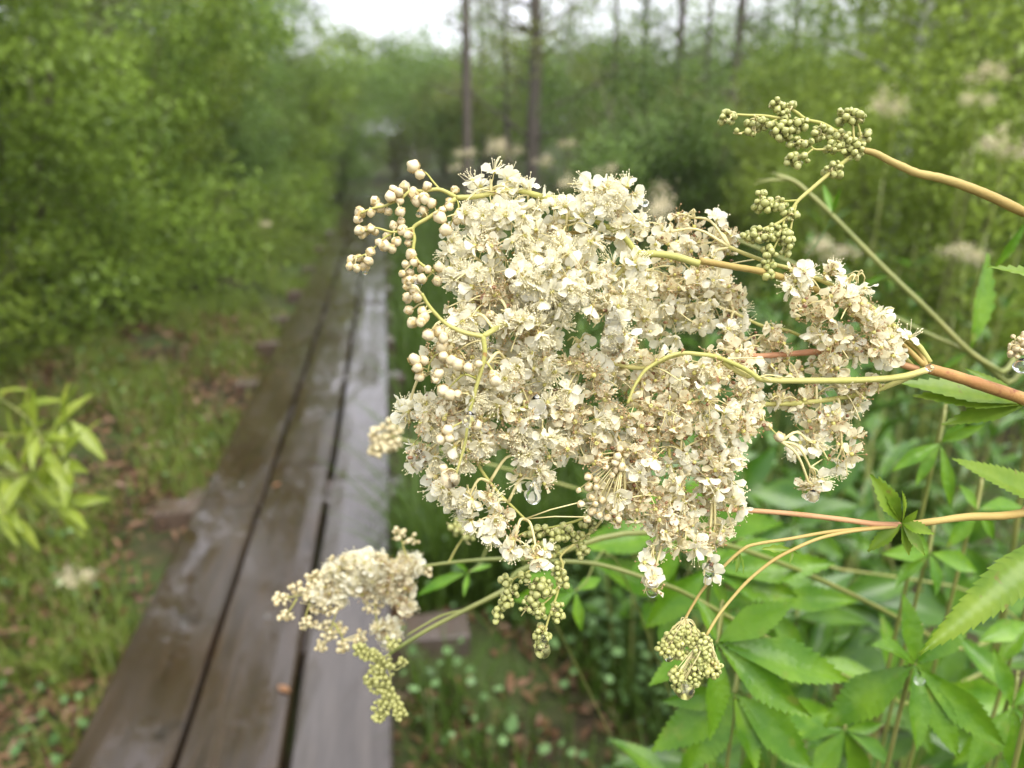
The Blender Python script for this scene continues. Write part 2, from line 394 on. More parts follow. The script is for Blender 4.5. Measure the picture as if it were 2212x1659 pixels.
blades(38000, area(lambda y: xr + 0.05 + 0 * y, lambda y: xr + .9 + 0.45 * y, 1.9, 15, -0.5, 1.6), .18, .55, .004, .8, M['grass_dark'], 'tall_grass', 'deep green tall grass along the right side of the boardwalk', 'grass')
blades(3500, area(lambda y: xl - 1.3 + 0 * y, lambda y: xl - 0.02 + 0 * y, .6, 1.9, 0.25), .05, .2, .0022, .9, M['grass'], 'sparse_grass', 'sparse grass over brown litter at the lower left corner', 'grass')
blades(13000, area(lambda y: xr + 0.03 + 0 * y, lambda y: xr + 1.0 + 0 * y, 0.55, 2.4, -.2), .08, .30, .0022, .8, M['grass_dark'], 'thin_grass', 'thin sparse grass on bare brown soil below the flower', 'grass')
def flakes(n, xf, L, W, mat, name, label, cat, zlo, zhi, tilt, round_=False):
    pts = xf(n); n = len(pts); k = 6 if round_ else 4
    ang = rng.uniform(0, 2*np.pi, n); s = rng.uniform(.5, 1.25, n)
    nrm = np.stack([rng.normal(0, tilt, n), rng.normal(0, tilt, n), np.ones(n)], 1); nrm /= np.linalg.norm(nrm, axis=1)[:, None]
    a = np.stack([np.cos(ang), np.sin(ang), np.zeros(n)], 1); a -= nrm * (a * nrm).sum(1)[:, None]; a /= np.linalg.norm(a, axis=1)[:, None]; b = np.cross(nrm, a)
    c = pts + np.stack([np.zeros(n), np.zeros(n), rng.uniform(zlo, zhi, n)], 1)
    if round_: prm = [(math.cos(q) * .5, math.sin(q) * .5, -.06 if i % 2 else .05) for i, q in enumerate(np.linspace(0, 2*np.pi, 6, endpoint=False))]
    else: prm = [(-.5, 0, 0), (-.05, .5, .12), (.5, 0, 0), (-.05, -.5, .12)]
    V = np.stack([c + a * (L*s*x)[:, None] + b * (W*s*y)[:, None] + nrm * (L*s*z)[:, None] for x, y, z in prm], 1).reshape(-1, 3)
    base = np.arange(n) * k
    if round_:
        F = np.concatenate([np.stack([base, base+1, base+2, base+3], 1), np.stack([base, base+3, base+4, base+5], 1)]); r = np.tile(rng.random(n), 2)
    else: F = np.stack([base, base+1, base+2, base+3], 1); r = rng.random(n)
    o = link(name, quads_mesh(name, V, F, mat, r), kind='stuff'); o['label'] = label; o['category'] = cat
flakes(16000, area(lambda y: xl - 1.5 + 0*y, lambda y: xl + 0*y, .6, 6, -.9, 1.5), .055, .016, M['litter'], 'leaf_litter', 'brown dead leaves and needles on the ground left of the boardwalk', 'leaf litter', .0, .05, .5)
flakes(6000, area(lambda y: xr + 0*y, lambda y: xr + 1.2 + 0*y, .5, 3, -.6), .05, .02, M['litter'], 'fallen_leaves', 'dark brown fallen leaves on the soil below the flower', 'leaf litter', .0, .025, .5)
flakes(4000, area(lambda y: xr + .02 + 0*y, lambda y: xr + 1.0 + 0*y, .5, 2.6, -.1), .026, .024, M['cover'], 'ground_cover', 'small round pale green leaves scattered over the soil below the flower', 'ground cover', .03, .2, .45, True)
flakes(1100, area(lambda y: xl - 1.2 + 0*y, lambda y: xl - .03 + 0*y, .6, 5, 0.0), .024, .02, M['cover'], 'verge_cover', 'small green leaves among litter on the left verge', 'ground cover', .02, .10, .5, True)

# ================================================================== shrubs and trees
def leaf_cloud(name, centres, radii, counts, L, W, mat, seed, up=0.6, flat=0.8, tone=None):
    r = np.random.default_rng(seed); VS, RS = [], []
    for ci, (c, R, n) in enumerate(zip(centres, radii, counts)):
        d = r.normal(size=(n, 3)); d /= np.linalg.norm(d, axis=1)[:, None]
        p = c + d * (R * r.random(n)[:, None] ** 0.28) * np.array([1, 1, flat])
        nrm = r.normal(size=(n, 3))*.7 + np.array([0, 0, up]) + d * .9; nrm /= np.linalg.norm(nrm, axis=1)[:, None]
        a = r.normal(size=(n, 3)) + d * .8 - np.array([0, 0, .3]); a -= nrm * (a * nrm).sum(1)[:, None]; a /= np.linalg.norm(a, axis=1)[:, None]; b = np.cross(nrm, a)
        s = r.uniform(.6, 1.25, n)[:, None]
        VS.append(np.stack([p, p + (a*.45*L + b*W*.5 + nrm*.06*L)*s, p + a*L*s - nrm*.05*L*s, p + (a*.45*L - b*W*.5 + nrm*.06*L)*s], 1).reshape(-1, 3))
        t = (r.random()**1.3 if tone is None else tone[ci]) * .7
        RS.append(np.clip(t + .35 * r.random(n) + .05 * r.normal(size=n), 0, 1))
    V = np.concatenate(VS); n = len(V) // 4; b = np.arange(n) * 4
    return quads_mesh(name, V, np.stack([b, b+1, b+2, b+3], 1), mat, np.concatenate(RS))
def shrub_proto(seed, H, Rad, nst, ncl, per, L, W, mat, low=.1, clr=(.22, .42), name='shrub'):
    r = np.random.default_rng(seed); limbs = MB(); cen = []; ends = []
    for i in range(nst):
        a = 2*np.pi*(i + r.uniform(-.3, .3)) / nst; rr = Rad * r.uniform(.35, .95); h = H * r.uniform(.6, 1.0)
        p = [(0, 0, -.1), (rr*.25*math.cos(a), rr*.25*math.sin(a), h*.35), (rr*.6*math.cos(a+.2), rr*.6*math.sin(a+.2), h*.72), (rr*math.cos(a+.1), rr*math.sin(a+.1), h)]
        q = smooth_path(p, 4); tube(limbs, q, .022*H/3, .005, 5); ends.append(q)
    lobes = []
    for i in range(max(8, ncl // 9)):
        q = ends[i % nst]; k = q[r.integers(int(len(q)*low), len(q))]; c = k + r.normal(size=3)*np.array([.3, .3, .12])*Rad
        R = Rad*r.uniform(.26, .46); c[2] = max(c[2], R*.6); lobes.append((c, R, k, r.random()))
    tone = []
    for i in range(ncl):
        c0, R, k, tn = lobes[i % len(lobes)]; d = unit(r.normal(size=3) + np.array([c0[0], c0[1], 0])*.5/Rad + np.array([0, 0, .45]))
        c = c0 + d*R*r.uniform(.75, 1.05); c[2] = max(c[2], .1); cen.append(c); tone.append(np.clip(.55*tn + .45*r.random() + .25*d[2], 0, 1)*.9)
        if r.random() < .4: tube(limbs, smooth_path([k, (k + c)/2 + r.normal(size=3)*.04, c], 3), .006, .003, 4)
    cen = np.array(cen); rad = r.uniform(*clr, ncl); cnt = (per * (rad/np.mean(clr))**1.6).astype(int) + 8
    cr = leaf_cloud('crown', cen, rad, cnt, L, W, mat, seed + 1, tone=[r.random() for _ in tone])
    return limbs.mesh('branches', M['bark_green']), cr
def tree_proto(seed, H, rt, ncl, per, L, W, mat, bark, cr0=.35, spread=1.2, clr=(.25, .5), lean=.3, tone=None):
    r = np.random.default_rng(seed); tr = MB(); br = MB()
    z = np.linspace(-.15, H, 9); off = np.cumsum(r.normal(0, lean*.08, (9, 2)), 0)
    path = np.stack([off[:, 0], off[:, 1], z], 1); path[0, :2] = 0; q = smooth_path(path, 3); tube(tr, q, rt*1.15, rt*.18, 9, wob=.05)
    cen = []
    for i in range(ncl):
        t = cr0 + (1 - cr0) * r.random() ** .9; k = q[min(int(t*(len(q)-1)), len(q)-1)]; a = r.uniform(0, 2*np.pi)
        reach = spread * (1.15 - .75*t) * r.uniform(.35, 1.0)
        c = k + np.array([math.cos(a)*reach, math.sin(a)*reach, reach*r.uniform(.15, .6)]); cen.append(c)
        if r.random() < .75: tube(br, smooth_path([k, (k*.45 + c*.55) + r.normal(size=3)*.06, c], 3), rt*.28*(1.1 - t), .004, 4)
    cen = np.array(cen); rad = r.uniform(*clr, ncl); cnt = (per*(rad/np.mean(clr))**1.5).astype(int) + 6
    return tr.mesh('trunk', bark), br.mesh('branches', bark), leaf_cloud('crown', cen, rad, cnt, L, W, mat, seed + 1)
def put_shrub(pr, name, label, x, y, s=1.0, rz=0.0, group=None, mat=None, cat='shrub'):
    t = thing(name, label, cat, (x, y, -.03), group); t.scale = (s, s, s); t.rotation_euler.z = rz
    link('branches', pr[0], t, kind='stuff')
    c = link('crown', pr[1], t)
    if mat is not None: c.material_slots[0].link = 'OBJECT'; c.material_slots[0].material = mat
    return t
def put_tree(pr, name, label, x, y, s=1.0, rz=0.0, group=None):
    t = thing(name, label, 'tree', (x, y, -.05), group); t.scale = (s, s, s); t.rotation_euler.z = rz
    link('trunk', pr[0], t); link('branches', pr[1], t, kind='stuff'); link('crown', pr[2], t); return t
def at(u, d):                                    # ground position in direction u at distance d
    p = P(u, 280, d); return p[0], p[1]

sA = [shrub_proto(100 + i, 3.3, 1.35, 8, 170, 110, .062, .026, M['leaf_left'], clr=(.17, .33)) for i in range(3)]
LAB = 'leafy green willow shrub hidden deeper in the thicket left of the boardwalk'
LABF = ['%s willow shrub of the row along the left verge, from the camera' % k for k in ('first green', 'second, yellower', 'third green', 'fourth green', 'fifth, yellower', 'sixth pale', 'seventh pale', 'eighth, yellower', 'last and farthest pale')]
left_spots = [(-2.75, 2.9, 1.0), (-2.35, 4.3, 1.0), (-2.05, 5.7, .92), (-1.85, 7.0, .85), (-1.75, 8.4, .85), (-1.6, 9.8, .8), (-1.45, 11.3, .8), (-1.2, 13.0, .82), (-.7, 15.0, .85),
              (-4.2, 4.0, 1.3), (-3.9, 5.8, 1.35), (-3.5, 7.8, 1.3), (-3.2, 9.8, 1.15), (-2.9, 12.0, 1.1), (-2.3, 14.5, 1.1), (-5.8, 6.0, 1.7), (-5.4, 9.0, 1.6), (-3.9, 2.2, 1.2), (-4.6, 12.5, 1.4), (-3.4, 17, 1.3)]
for i, (x, y, s) in enumerate(left_spots):
    put_shrub(sA[i % 3], 'willow_shrub', LABF[i] if i < 9 else LAB, xl + x + (.3 if i not in (7, 8) else .55), y, s, i * 2.1, 'thicket left of the boardwalk', M['leaf_yellow'] if i in (1, 4, 10) else M['leaf_far'] if i in (5, 6, 8, 12, 14, 19) else None)
# small low bushes at the foot of the thicket
sB = shrub_proto(140, .9, .5, 6, 40, 90, .045, .02, M['leaf_left'], 0)
for i, (u, v) in enumerate(((60, 800), (330, 700), (520, 640), (640, 560), (690, 500), (200, 740))):
    g = G(u, v); put_shrub(sB, 'low_bush', 'low leafy bush at the foot of the left thicket beside the grass verge', g[0] - .35, g[1] + .2, .8 + .1*(i % 3), i*1.3, 'low bushes at the foot of the thicket', M['leaf_yellow'] if i in (0, 3) else None)

# the lane's far end
sF = [shrub_proto(160 + i, 3.6, 1.6, 7, 80, 100, .085, .04, M['leaf_far'], clr=(.3, .55)) for i in range(2)]
for i, (u, d, s) in enumerate(((740, 20, 1.1), (850, 22, 1.0), (905, 19, .88), (960, 24, 1.3), (1060, 20, 1.05), (1150, 23, 1.25), (1240, 18, 1.0), (1340, 20, 1.2), (1450, 19, 1.15), (1560, 22, 1.3), (1680, 17, 1.0), (1800, 18, .95), (1930, 16, .9), (2080, 17, 1.0), (2230, 16, 1.0), (680, 24, 1.2), (2380, 15, 1.0),
    (700, 34, 1.5), (800, 38, 1.5), (880, 42, 1.4), (960, 36, 1.3), (1040, 42, 1.6), (1130, 36, 1.5), (1220, 40, 1.5), (1320, 35, 1.5), (1420, 38, 1.6), (1530, 34, 1.5), (1650, 38, 1.7), (1780, 33, 1.6), (1900, 36, 1.7), (2030, 32, 1.6), (2170, 34, 1.7), (1100, 27, 1.1), (1000, 28, 1.0), (1290, 26, 1.1), (1400, 27, 1.2))):
    x, y = at(u, d); put_shrub(sF[i % 2], 'far_bush', 'hazy grey green bush in the far row closing the lane', x, y, s, i*1.7, 'far bushes closing the lane', M['leaf_olive'] if i % 3 == 1 else None)
# far wooded ridge, one mass
cen, rad, cnt = [], [], []
for u in np.linspace(-300, 2600, 70):
    d = rng.uniform(60, 75); x, y = at(u, d)
    for k in range(3): cen.append((x + rng.normal()*1.5, y + rng.normal()*2, 1.2 + k*2.0 + rng.random()*1.5)); rad.append(rng.uniform(1.6, 2.6)); cnt.append(150)
o = link('distant_wood', leaf_cloud('distant_wood', np.array(cen), np.array(rad), np.array(cnt), .5, .32, M['leaf_far'], 5), kind='stuff'); o['label'] = 'distant wood behind everything at the horizon'; o['category'] = 'wood'

tA = tree_proto(201, 9.5, .075, 110, 85, .062, .042, M['leaf_far'], M['bark'], .14, 1.5, (.25, .5))
tS = tree_proto(205, 9.5, .07, 60, 30, .055, .036, M['leaf_far'], M['bark'], .15, .9, (.2, .42))
tB = tree_proto(211, 10.5, .12, 130, 85, .062, .042, M['leaf_olive'], M['bark'], .15, 1.8, (.25, .55))
tC = tree_proto(221, 8.5, .05, 90, 75, .055, .036, M['leaf_left'], M['bark'], .12, 1.0, (.2, .42))
tD = tree_proto(231, 8.5, .055, 95, 80, .05, .035, M['leaf_far'], M['bark_pale'], .25, 1.3, (.25, .45))
for pr, u, d, s, rz, lab in (
    (tS, 1008, 11.0, 1.0, 0.4, 'tall thin dark trunk nearest the sky gap above the flower head'),
    (tB, 1152, 14.0, 1.0, 1.4, 'thick dark trunked tree right of the thin trunk by the sky gap'),
    (tC, 1095, 17.0, 1.1, 2.4, 'slender distant tree between the two dark trunks above the flower'),
    (tS, 1462, 12.0, .9, 3.1, 'thin dark trunk with lacy crown above the gap right of centre'),
    (tS, 1572, 11.0, 1.0, 4.0, 'forked looking dark trunk against white sky right of centre'),
    (tD, 1985, 4.3, .8, 0.9, 'pale grey birch trunk at the upper right'),
    (tD, 893, 30.0, 1.0, 2.0, 'small far pale trunk at the end of the lane'),
    (tC, 1320, 15.0, 1.0, 5.0, 'slim leafy tree in the middle behind the flower head'),
    (tA, 1700, 15.0, .8, 1.9, 'lacy tree left of the pale birch with sky showing through'),
    (tC, 1830, 11.0, .95, .2, 'dark leaved slim tree just left of the pale birch'),
    (tA, 2120, 10.0, .95, 2.7, 'thin leafy tree right of the pale birch trunk'),
    (tD, 1230, 21.0, 1.0, 1.3, 'pale slim tree far behind the middle of the flower head'), (tA, 1385, 18.0, 1.05, 4.4, 'leafy tree filling the sky behind the top right petals'), (tC, 1520, 17.0, 1.2, 2.9, 'slim tree between the two trunks against white sky'),
    (tD, 1640, 20.0, 1.15, .7, 'light green crowned tree right of the forked trunk'), (tA, 1760, 19.0, 1.1, 5.2, 'leafy far tree above the upper green buds'), (tB, 1920, 21.0, 1.1, 1.0, 'broad light crown left behind the pale birch'), (tB, 2070, 14.0, .85, 3.9, 'leafy crown right behind the pale birch'), (tA, 2220, 12.0, .9, .5, 'leafy tree in the upper right corner'),
    (tC, 700, 21.0, .75, 1.2, 'lacy tree at the left rim of the sky gap'), (tC, 1040, 22.0, 1.1, .5, 'thin far trunk just right of the sky gap'), (tB, 560, 19.0, .8, 2.2, 'feathery tree left of the sky gap'), (tC, 1890, 9.0, .8, 3.6, 'slim young tree in front of the far willows on the right'),
    (tA, 250, 9.0, 1.0, 1.1, 'tall leafy tree rising out of the left thicket'),
    (tB, 520, 13.0, .85, 3.3, 'tall leafy tree at the far part of the left thicket')):
    x, y = at(u, d); put_tree(pr, 'slender_tree', lab, x, y, s, rz)

sD = [shrub_proto(180 + i, 2.2, 1.0, 6, 62, 95, .06, .036, M['leaf_dark']) for i in range(2)]
for i, (u, d, s, lab) in enumerate(((1400, 8.5, 1.0, 'dark round shrub behind the top right of the flower head'), (1500, 8.0, .95, 'darkest shrub below the two thin trunks right of centre'), (1620, 9.5, 1.05, 'dark green shrub behind the upper bud stem'),
                                    (1260, 10.5, .8, 'dark low shrub between the trunks above the flower head'), (1760, 8.5, .9, 'dark olive shrub behind the upper green bud cluster'))):
    x, y = at(u, d); put_shrub(sD[i % 2], 'dark_shrub', lab, x, y, s, i*1.2, 'dark shrubs beyond the meadow', M['leaf_olive'] if i in (2, 4) else M['leaf_far'] if i == 0 else None)
sY = [shrub_proto(190 + i, 2.6, .95, 8, 130, 110, .055, .022, M['leaf_yellow']) for i in range(2)]
for i, (u, d, s, lab) in enumerate(((2140, 4.6, .9, 'yellow green willow bush at the upper right edge'), (2260, 3.6, .95, 'yellow green willow bush cut by the right edge'), (1900, 6.2, .75, 'yellow green willow bush below the pale birch'),
                                    (1780, 7.5, .8, 'small yellow green willow behind the upper bud stem'),
    (2010, 8.0, .95, 'tall yellow green willow behind the pale birch'), (2200, 6.5, 1.05, 'tall yellow green willow in the upper right corner'), (1690, 9.5, .75, 'loose willow left of the pale birch under the white sky'), (1860, 10.5, .9, 'tall loose willow between birch and the lacy tree'), (2330, 5.0, 1.1, 'willow just inside the right edge'), (1965, 3.5, .6, 'low yellow green willow in front of the pale birch'), (2090, 3.1, .55, 'low yellow green willow right in front of the right blooms'), (1840, 4.6, .58, 'low willow behind the stem of the upper buds'))):
    x, y = at(u, d); put_shrub(sY[i % 2], 'yellow_willow', lab, x, y, s, i*2.2, 'yellow willows on the right')
# ================================================================== leaf shapes
def serrate(L, W, teeth=9, droop=.15, fold=.25, pleat=.014, tooth=.2, peak=.42, twist=0.0):
    """toothed lance leaf, base at origin, along +X, upper face +Z"""
    n = 2 * teeth + 1; V = []; cols = (-1, -.5, 0, .5, 1)
    for i in range(n):
        t = i / (n - 1)
        g = (t / peak) ** .75 if t < peak else (1 - ((t - peak) / (1 - peak)) ** 1.5)
        w = W * .5 * max(g, .02) * (1.0 if i % 2 else 1 - tooth)
        for c in cols:
            x = L * t + (L * .035 if (i % 2 and abs(c) == 1) else 0) + abs(c) * L * .015
            y = w * c; z = abs(y) * fold + (pleat * L * (1 if i % 2 else -1) * .5 if abs(c) == .5 else 0) - droop * L * t * t
            a = twist * t; V.append((x, y * math.cos(a) - z * math.sin(a), y * math.sin(a) + z * math.cos(a)))
    F = []
    for i in range(n - 1):
        for j in range(4): F.append((i*5 + j, (i+1)*5 + j, (i+1)*5 + j + 1, i*5 + j + 1))
    return np.array(V), F
def leaf_between(base, tip, wr, hint, teeth=9, droop=.1, fold=.25, twist=0.0, tooth=.2, peak=.42, pleat=.014):
    d = tip - base; L = np.linalg.norm(d); X = d / L; Z = hint - X * np.dot(hint, X); Z /= np.linalg.norm(Z); Y = np.cross(Z, X)
    V, F = serrate(L, L * wr, teeth, droop, fold, pleat, tooth, peak, twist)
    V[:, 2] += droop * L * (V[:, 0] / L)                # keep the tip where it was asked for
    return base + V @ np.stack([X, Y, Z]), F

# ================================================================== herbs of the meadow on the right
def herb_proto(seed, H, nl, Lf, wr):
    r = np.random.default_rng(seed)
    q = smooth_path([(0, 0, 0), (r.normal()*.03, r.normal()*.03, H*.5), (r.normal()*.07, r.normal()*.07, H)], 5)
    st = MB(); tube(st, q, .003, .0012, 6); leaves = []
    for i in range(nl):
        t = .18 + .82 * (i + .5) / nl; k = q[int(t * (len(q) - 1))]; a = i * 2.4 + r.normal() * .3; el = r.uniform(.1, .8)
        d = np.array([math.cos(a) * math.cos(el), math.sin(a) * math.cos(el), math.sin(el)]); L = Lf * r.uniform(.7, 1.15) * (1.1 - .45 * t)
        V, F = leaf_between(np.zeros(3), d * L, wr * r.uniform(.8, 1.2), np.array([0, 0, 1.0]) + r.normal(size=3) * .2, 7, r.uniform(.2, .7), .25, r.normal() * .3)
        mb = MB(); mb.add(V, F); leaves.append((mb.mesh('leaf', M['herb_shade']), k))
    return st.mesh('stem', M['stem_green']), leaves
def put_herb(pr, label, x, y, s, rz, group, near=True):
    t = thing('meadow_herb', label, 'herb', (x, y, -.02), group); t.scale = (s, s, s); t.rotation_euler.z = rz
    link('stem', pr[0], t)
    for me, k in pr[1]: link('leaf', me, t, k)
    return t
hp = [herb_proto(300 + i, .95, 15, .17, .26) for i in range(3)] + [herb_proto(310 + i, .85, 13, .13, .42) for i in range(2)]
r3 = np.random.default_rng(33); n_h = 0
HG = 'tall leafy herbs of the wet meadow'
while n_h < 130:
    d = .95 + 4.8 * r3.random() ** 1.3; u = r3.uniform(1380 if d < 2.2 else 900, 2450)
    p = P(u, 280, d)
    if p[0] < xr + .42 + (.25 if d > 2 else .1): continue
    put_herb(hp[n_h % 5], 'leafy green herb in the wet meadow right of the boardwalk', p[0], p[1], r3.uniform(.62, 1.12), r3.uniform(0, 6.3), HG); n_h += 1

# ================================================================== meadowsweet in bloom, further off
def bloom_proto(seed, R=.06):
    r = np.random.default_rng(seed); mb = MB(); st = MB()
    oc = np.array([(1,0,0),(-1,0,0),(0,1,0),(0,-1,0),(0,0,1),(0,0,-1)], float); of = [(0,2,4),(2,1,4),(1,3,4),(3,0,4),(2,0,5),(1,2,5),(3,1,5),(0,3,5)]
    for b in range(9):
        d = r.normal(size=3); d[2] = d[2]*.5 + .25; d = unit(d); e = d * R * r.uniform(.5, 1.15) * np.array([1.15, 1.15, .9])
        q = smooth_path([(0, 0, -R*.6), e*.5, e], 3); tube(st, q, .0011, .0005, 4)
        for k in range(42):
            p = q[-1 - r.integers(3)] + r.normal(size=3) * R * .2
            mb.add(p + oc @ rot_to(r.normal(size=3)).T * np.array([1, 1, .7]) * r.uniform(.0014, .0034), of)
    tube(st, smooth_path([(0, 0, -R*.6), (0.01, 0, -.1), (0, 0, -.2)], 3), .0012, .0016, 5)
    return mb, st
blooms = []
for i in range(3):
    a, b = bloom_proto(400 + i); blooms.append((a.mesh('flower_head', M['bloom'], smooth=False), b.mesh('stalk', M['stem_green'])))
for i, (u, v, d, s, lab) in enumerate((
    (1930, 230, 2.2, 1.0, 'blurred cream meadowsweet bloom below the pale birch trunk'), (2130, 165, 2.0, .8, 'blurred cream meadowsweet bloom highest at the right'),
    (2105, 215, 2.15, .7, 'small blurred cream bloom just under the highest right one'), (2165, 320, 1.9, 1.05, 'blurred cream bloom above the end of the upper bud stem'),
    (1795, 545, 1.9, .85, 'blurred round white bloom behind the crossing stems'), (2085, 545, 1.9, .8, 'blurred cream bloom between the crossing stem and the right edge'),
    (1400, 445, 1.5, .8, 'large blurred bloom peeking over the top of the flower head'), (1085, 325, 4.0, 1.4, 'largest of the far cream blooms in the row above the flower head'),
    (1008, 330, 5.0, 1.1, 'far cream bloom left in the row above the flower head'), (985, 362, 5.2, .8, 'small far cream bloom left below the row above the flower head'),
    (1175, 350, 5.0, 1.0, 'far pale bloom in the middle of the row above the flower head'), (1225, 310, 5.0, .9, 'far pale bloom right of the middle one above the flower head'),
    (1235, 395, 3.5, .9, 'pale bloom directly behind the top edge of the flower head'), (1310, 370, 4.5, 1.0, 'far pale bloom rightmost above the flower head'),
    (572, 484, 5.5, .8, 'small cream bloom in the left thicket'), (165, 1255, 1.75, .62, 'cream bloom low in the grass at the lower left'))):
    p = P(u, v, d); t = thing('meadowsweet_bloom', lab, 'flower', (p[0], p[1], 0), 'meadowsweet blooms further off')
    hz = max(p[2], .12)
    h = link('flower_head', blooms[i % 3][0], t, (0, 0, hz), kind='stuff'); h.scale = (s, s, s * .9); h.rotation_euler = (0, 0, i * 1.7)
    k = link('stalk', blooms[i % 3][1], t, (0, 0, hz), kind='stuff'); k.scale = (s, s, s); k.rotation_euler = (0, 0, i * 1.7)
    mb = MB(); top = hz - .2 * s
    if top > .03:
        tube(mb, smooth_path([(.03, .02, -.05), (.01, 0, top*.5), (0, 0, top)], 4), .0028, .0016*s, 6); link('stem', mb.mesh('stem', M['stem_green']), t)
# ================================================================== flowers and buds, modelled at their real size
def petal_geo(seed, L=.0038, W=.0036):
    r = np.random.default_rng(seed); V = []; cup = r.uniform(.15, .5); curl = r.uniform(-.25, .35)
    ts = (0, .2, .45, .7, .9, 1.0); hw = (.12, .38, .84, 1.0, .72, .22)
    for t, h in zip(ts, hw):
        for s in (-1, -.5, 0, .5, 1):
            V.append((L * t + (L*.03*r.normal() if abs(s) == 1 and t > .3 else 0), W * .5 * h * s * (1 + .08*r.normal()), L * (cup * .35 * s * s * h + curl * t * t * .5 + .055 * r.normal())))
    F = [(i*5 + j, (i+1)*5 + j, (i+1)*5 + j + 1, i*5 + j + 1) for i in range(5) for j in range(4)]
    return np.array(V), F
OCT = np.array([(1,0,0),(-1,0,0),(0,1,0),(0,-1,0),(0,0,1),(0,0,-1)], float); OCF = [(0,2,4),(2,1,4),(1,3,4),(3,0,4),(2,0,5),(1,2,5),(3,1,5),(0,3,5)]
def ball(nu=8, nv=6):
    V = [(0, 0, -1)]; 
    for i in range(1, nv):
        a = -math.pi/2 + math.pi*i/nv
        V += [(math.cos(a)*math.cos(2*math.pi*j/nu), math.cos(a)*math.sin(2*math.pi*j/nu), math.sin(a)) for j in range(nu)]
    V.append((0, 0, 1)); F = [(0, 1 + (j+1) % nu, 1 + j) for j in range(nu)]
    for i in range(nv - 2):
        F += [(1 + i*nu + j, 1 + i*nu + (j+1) % nu, 1 + (i+1)*nu + (j+1) % nu, 1 + (i+1)*nu + j) for j in range(nu)]
    k = 1 + (nv - 2)*nu; F += [(k + j, k + (j+1) % nu, len(V) - 1) for j in range(nu)]
    return np.array(V), F
BV, BF = ball()
PET = {a: [petal_geo(500 + 10*a + i) for i in range(4)] for a in (0, 1)}
PMESH = {}
for a in (0, 1):
    PMESH[a] = []
    for V, F in PET[a]:
        mb = MB(); mb.add(V, F); PMESH[a].append(mb.mesh('petal', M['petal_aged' if a else 'petal_fresh']))
def flower_proto(seed, aged):
    r = np.random.default_rng(seed); core = MB(); pets = []
    npt = 5 if not aged else int(r.integers(2, 5)); az0 = r.uniform(0, 6.3)
    for i in range(npt):
        az = az0 + 2*math.pi*i/5 + r.normal()*.2
        el = r.uniform(-.45, 1.0) if not aged else r.uniform(-1.3, .6)
        X = np.array([math.cos(az)*math.cos(el), math.sin(az)*math.cos(el), math.sin(el)]); Z = np.array([-math.cos(az)*math.sin(el), -math.sin(az)*math.sin(el), math.cos(el)])
        R = np.stack([X, np.cross(Z, X), Z], 1) @ rot_x(r.normal()*.5)
        pets.append((int(r.integers(4)), R, np.array([math.cos(az), math.sin(az), 0])*.0005 + np.array([0, 0, .0004]), r.uniform(.85, 1.12) * (.92 if aged else 1)))
    # stamens
    ns = 30 if not aged else 22
    for i in range(ns):
        if i == 11: lite = (list(core.V), list(core.F), list(core.M), core.n)
        az = r.uniform(0, 6.3); sp = r.uniform(.15, 1.0) if not aged else r.uniform(.4, 2.0); L = r.uniform(.0028, .0054) * (1 if not aged else .85)
        d = np.array([math.cos(az)*math.sin(sp), math.sin(az)*math.sin(sp), math.cos(sp)])
        e = d * L + np.array([0, 0, -.0006 if aged else .0003]) + r.normal(size=3)*.0003
        tube(core, np.array([d*.0004, d*L*.55 + r.normal(size=3)*.00018 + np.array([0, 0, .0002]), e]), .00008, .00006, 3, 1)
        core.add(e + OCT * r.uniform(.00020, .00032) * (1.3 if aged else 1), OCF, 1)
    for i in range(6):
        az = i*1.05; core.add(np.array([math.cos(az)*.00045, math.sin(az)*.00045, .0007]) + BV * np.array([.0004, .0004, .0007]), BF, 2)
    for i in range(5):
        az = az0 + .6 + i*1.256; c, s = math.cos(az), math.sin(az)
        core.add([(c*.0004 - s*.0004, s*.0004 + c*.0004, 0.0001), (c*.0004 + s*.0004, s*.0004 - c*.0004, .0001), (c*.0013, s*.0013, -.0006)], [(0, 1, 2)], 3)
    lt = MB(); lt.V, lt.F, lt.M, lt.n = lite
    lt.add(np.array([0, 0, .0006]) + BV*.0007, BF, 2)
    return core, pets, lt
def rot_x(a):
    c, s = math.cos(a), math.sin(a); return np.array([[1, 0, 0], [0, c, -s], [0, s, c]])
FL = {0: [], 1: []}
for a in (0, 1):
    mats = [M['petal_aged' if a else 'petal_fresh'], M['stamen_brown' if a else 'stamen_fresh'], M['carpel'], M['sepal']]
    for i in range(8):
        core, pets, lt = flower_proto(600 + 20*a + i, a)
        full = MB(); full.V = list(core.V); full.F = list(core.F); full.M = list(core.M); full.n = core.n
        for k, R, p, s in pets: full.add(p + (PET[a][k][0]*s) @ R.T, PET[a][k][1], 0); lt.add(p + (PET[a][k][0]*s) @ R.T, PET[a][k][1], 0)
        FL[a].append(dict(core=core.mesh('flower', mats), full=full.mesh('flower', mats), geo=(np.concatenate(lt.V), lt.F, lt.M), pets=pets, mats=mats))
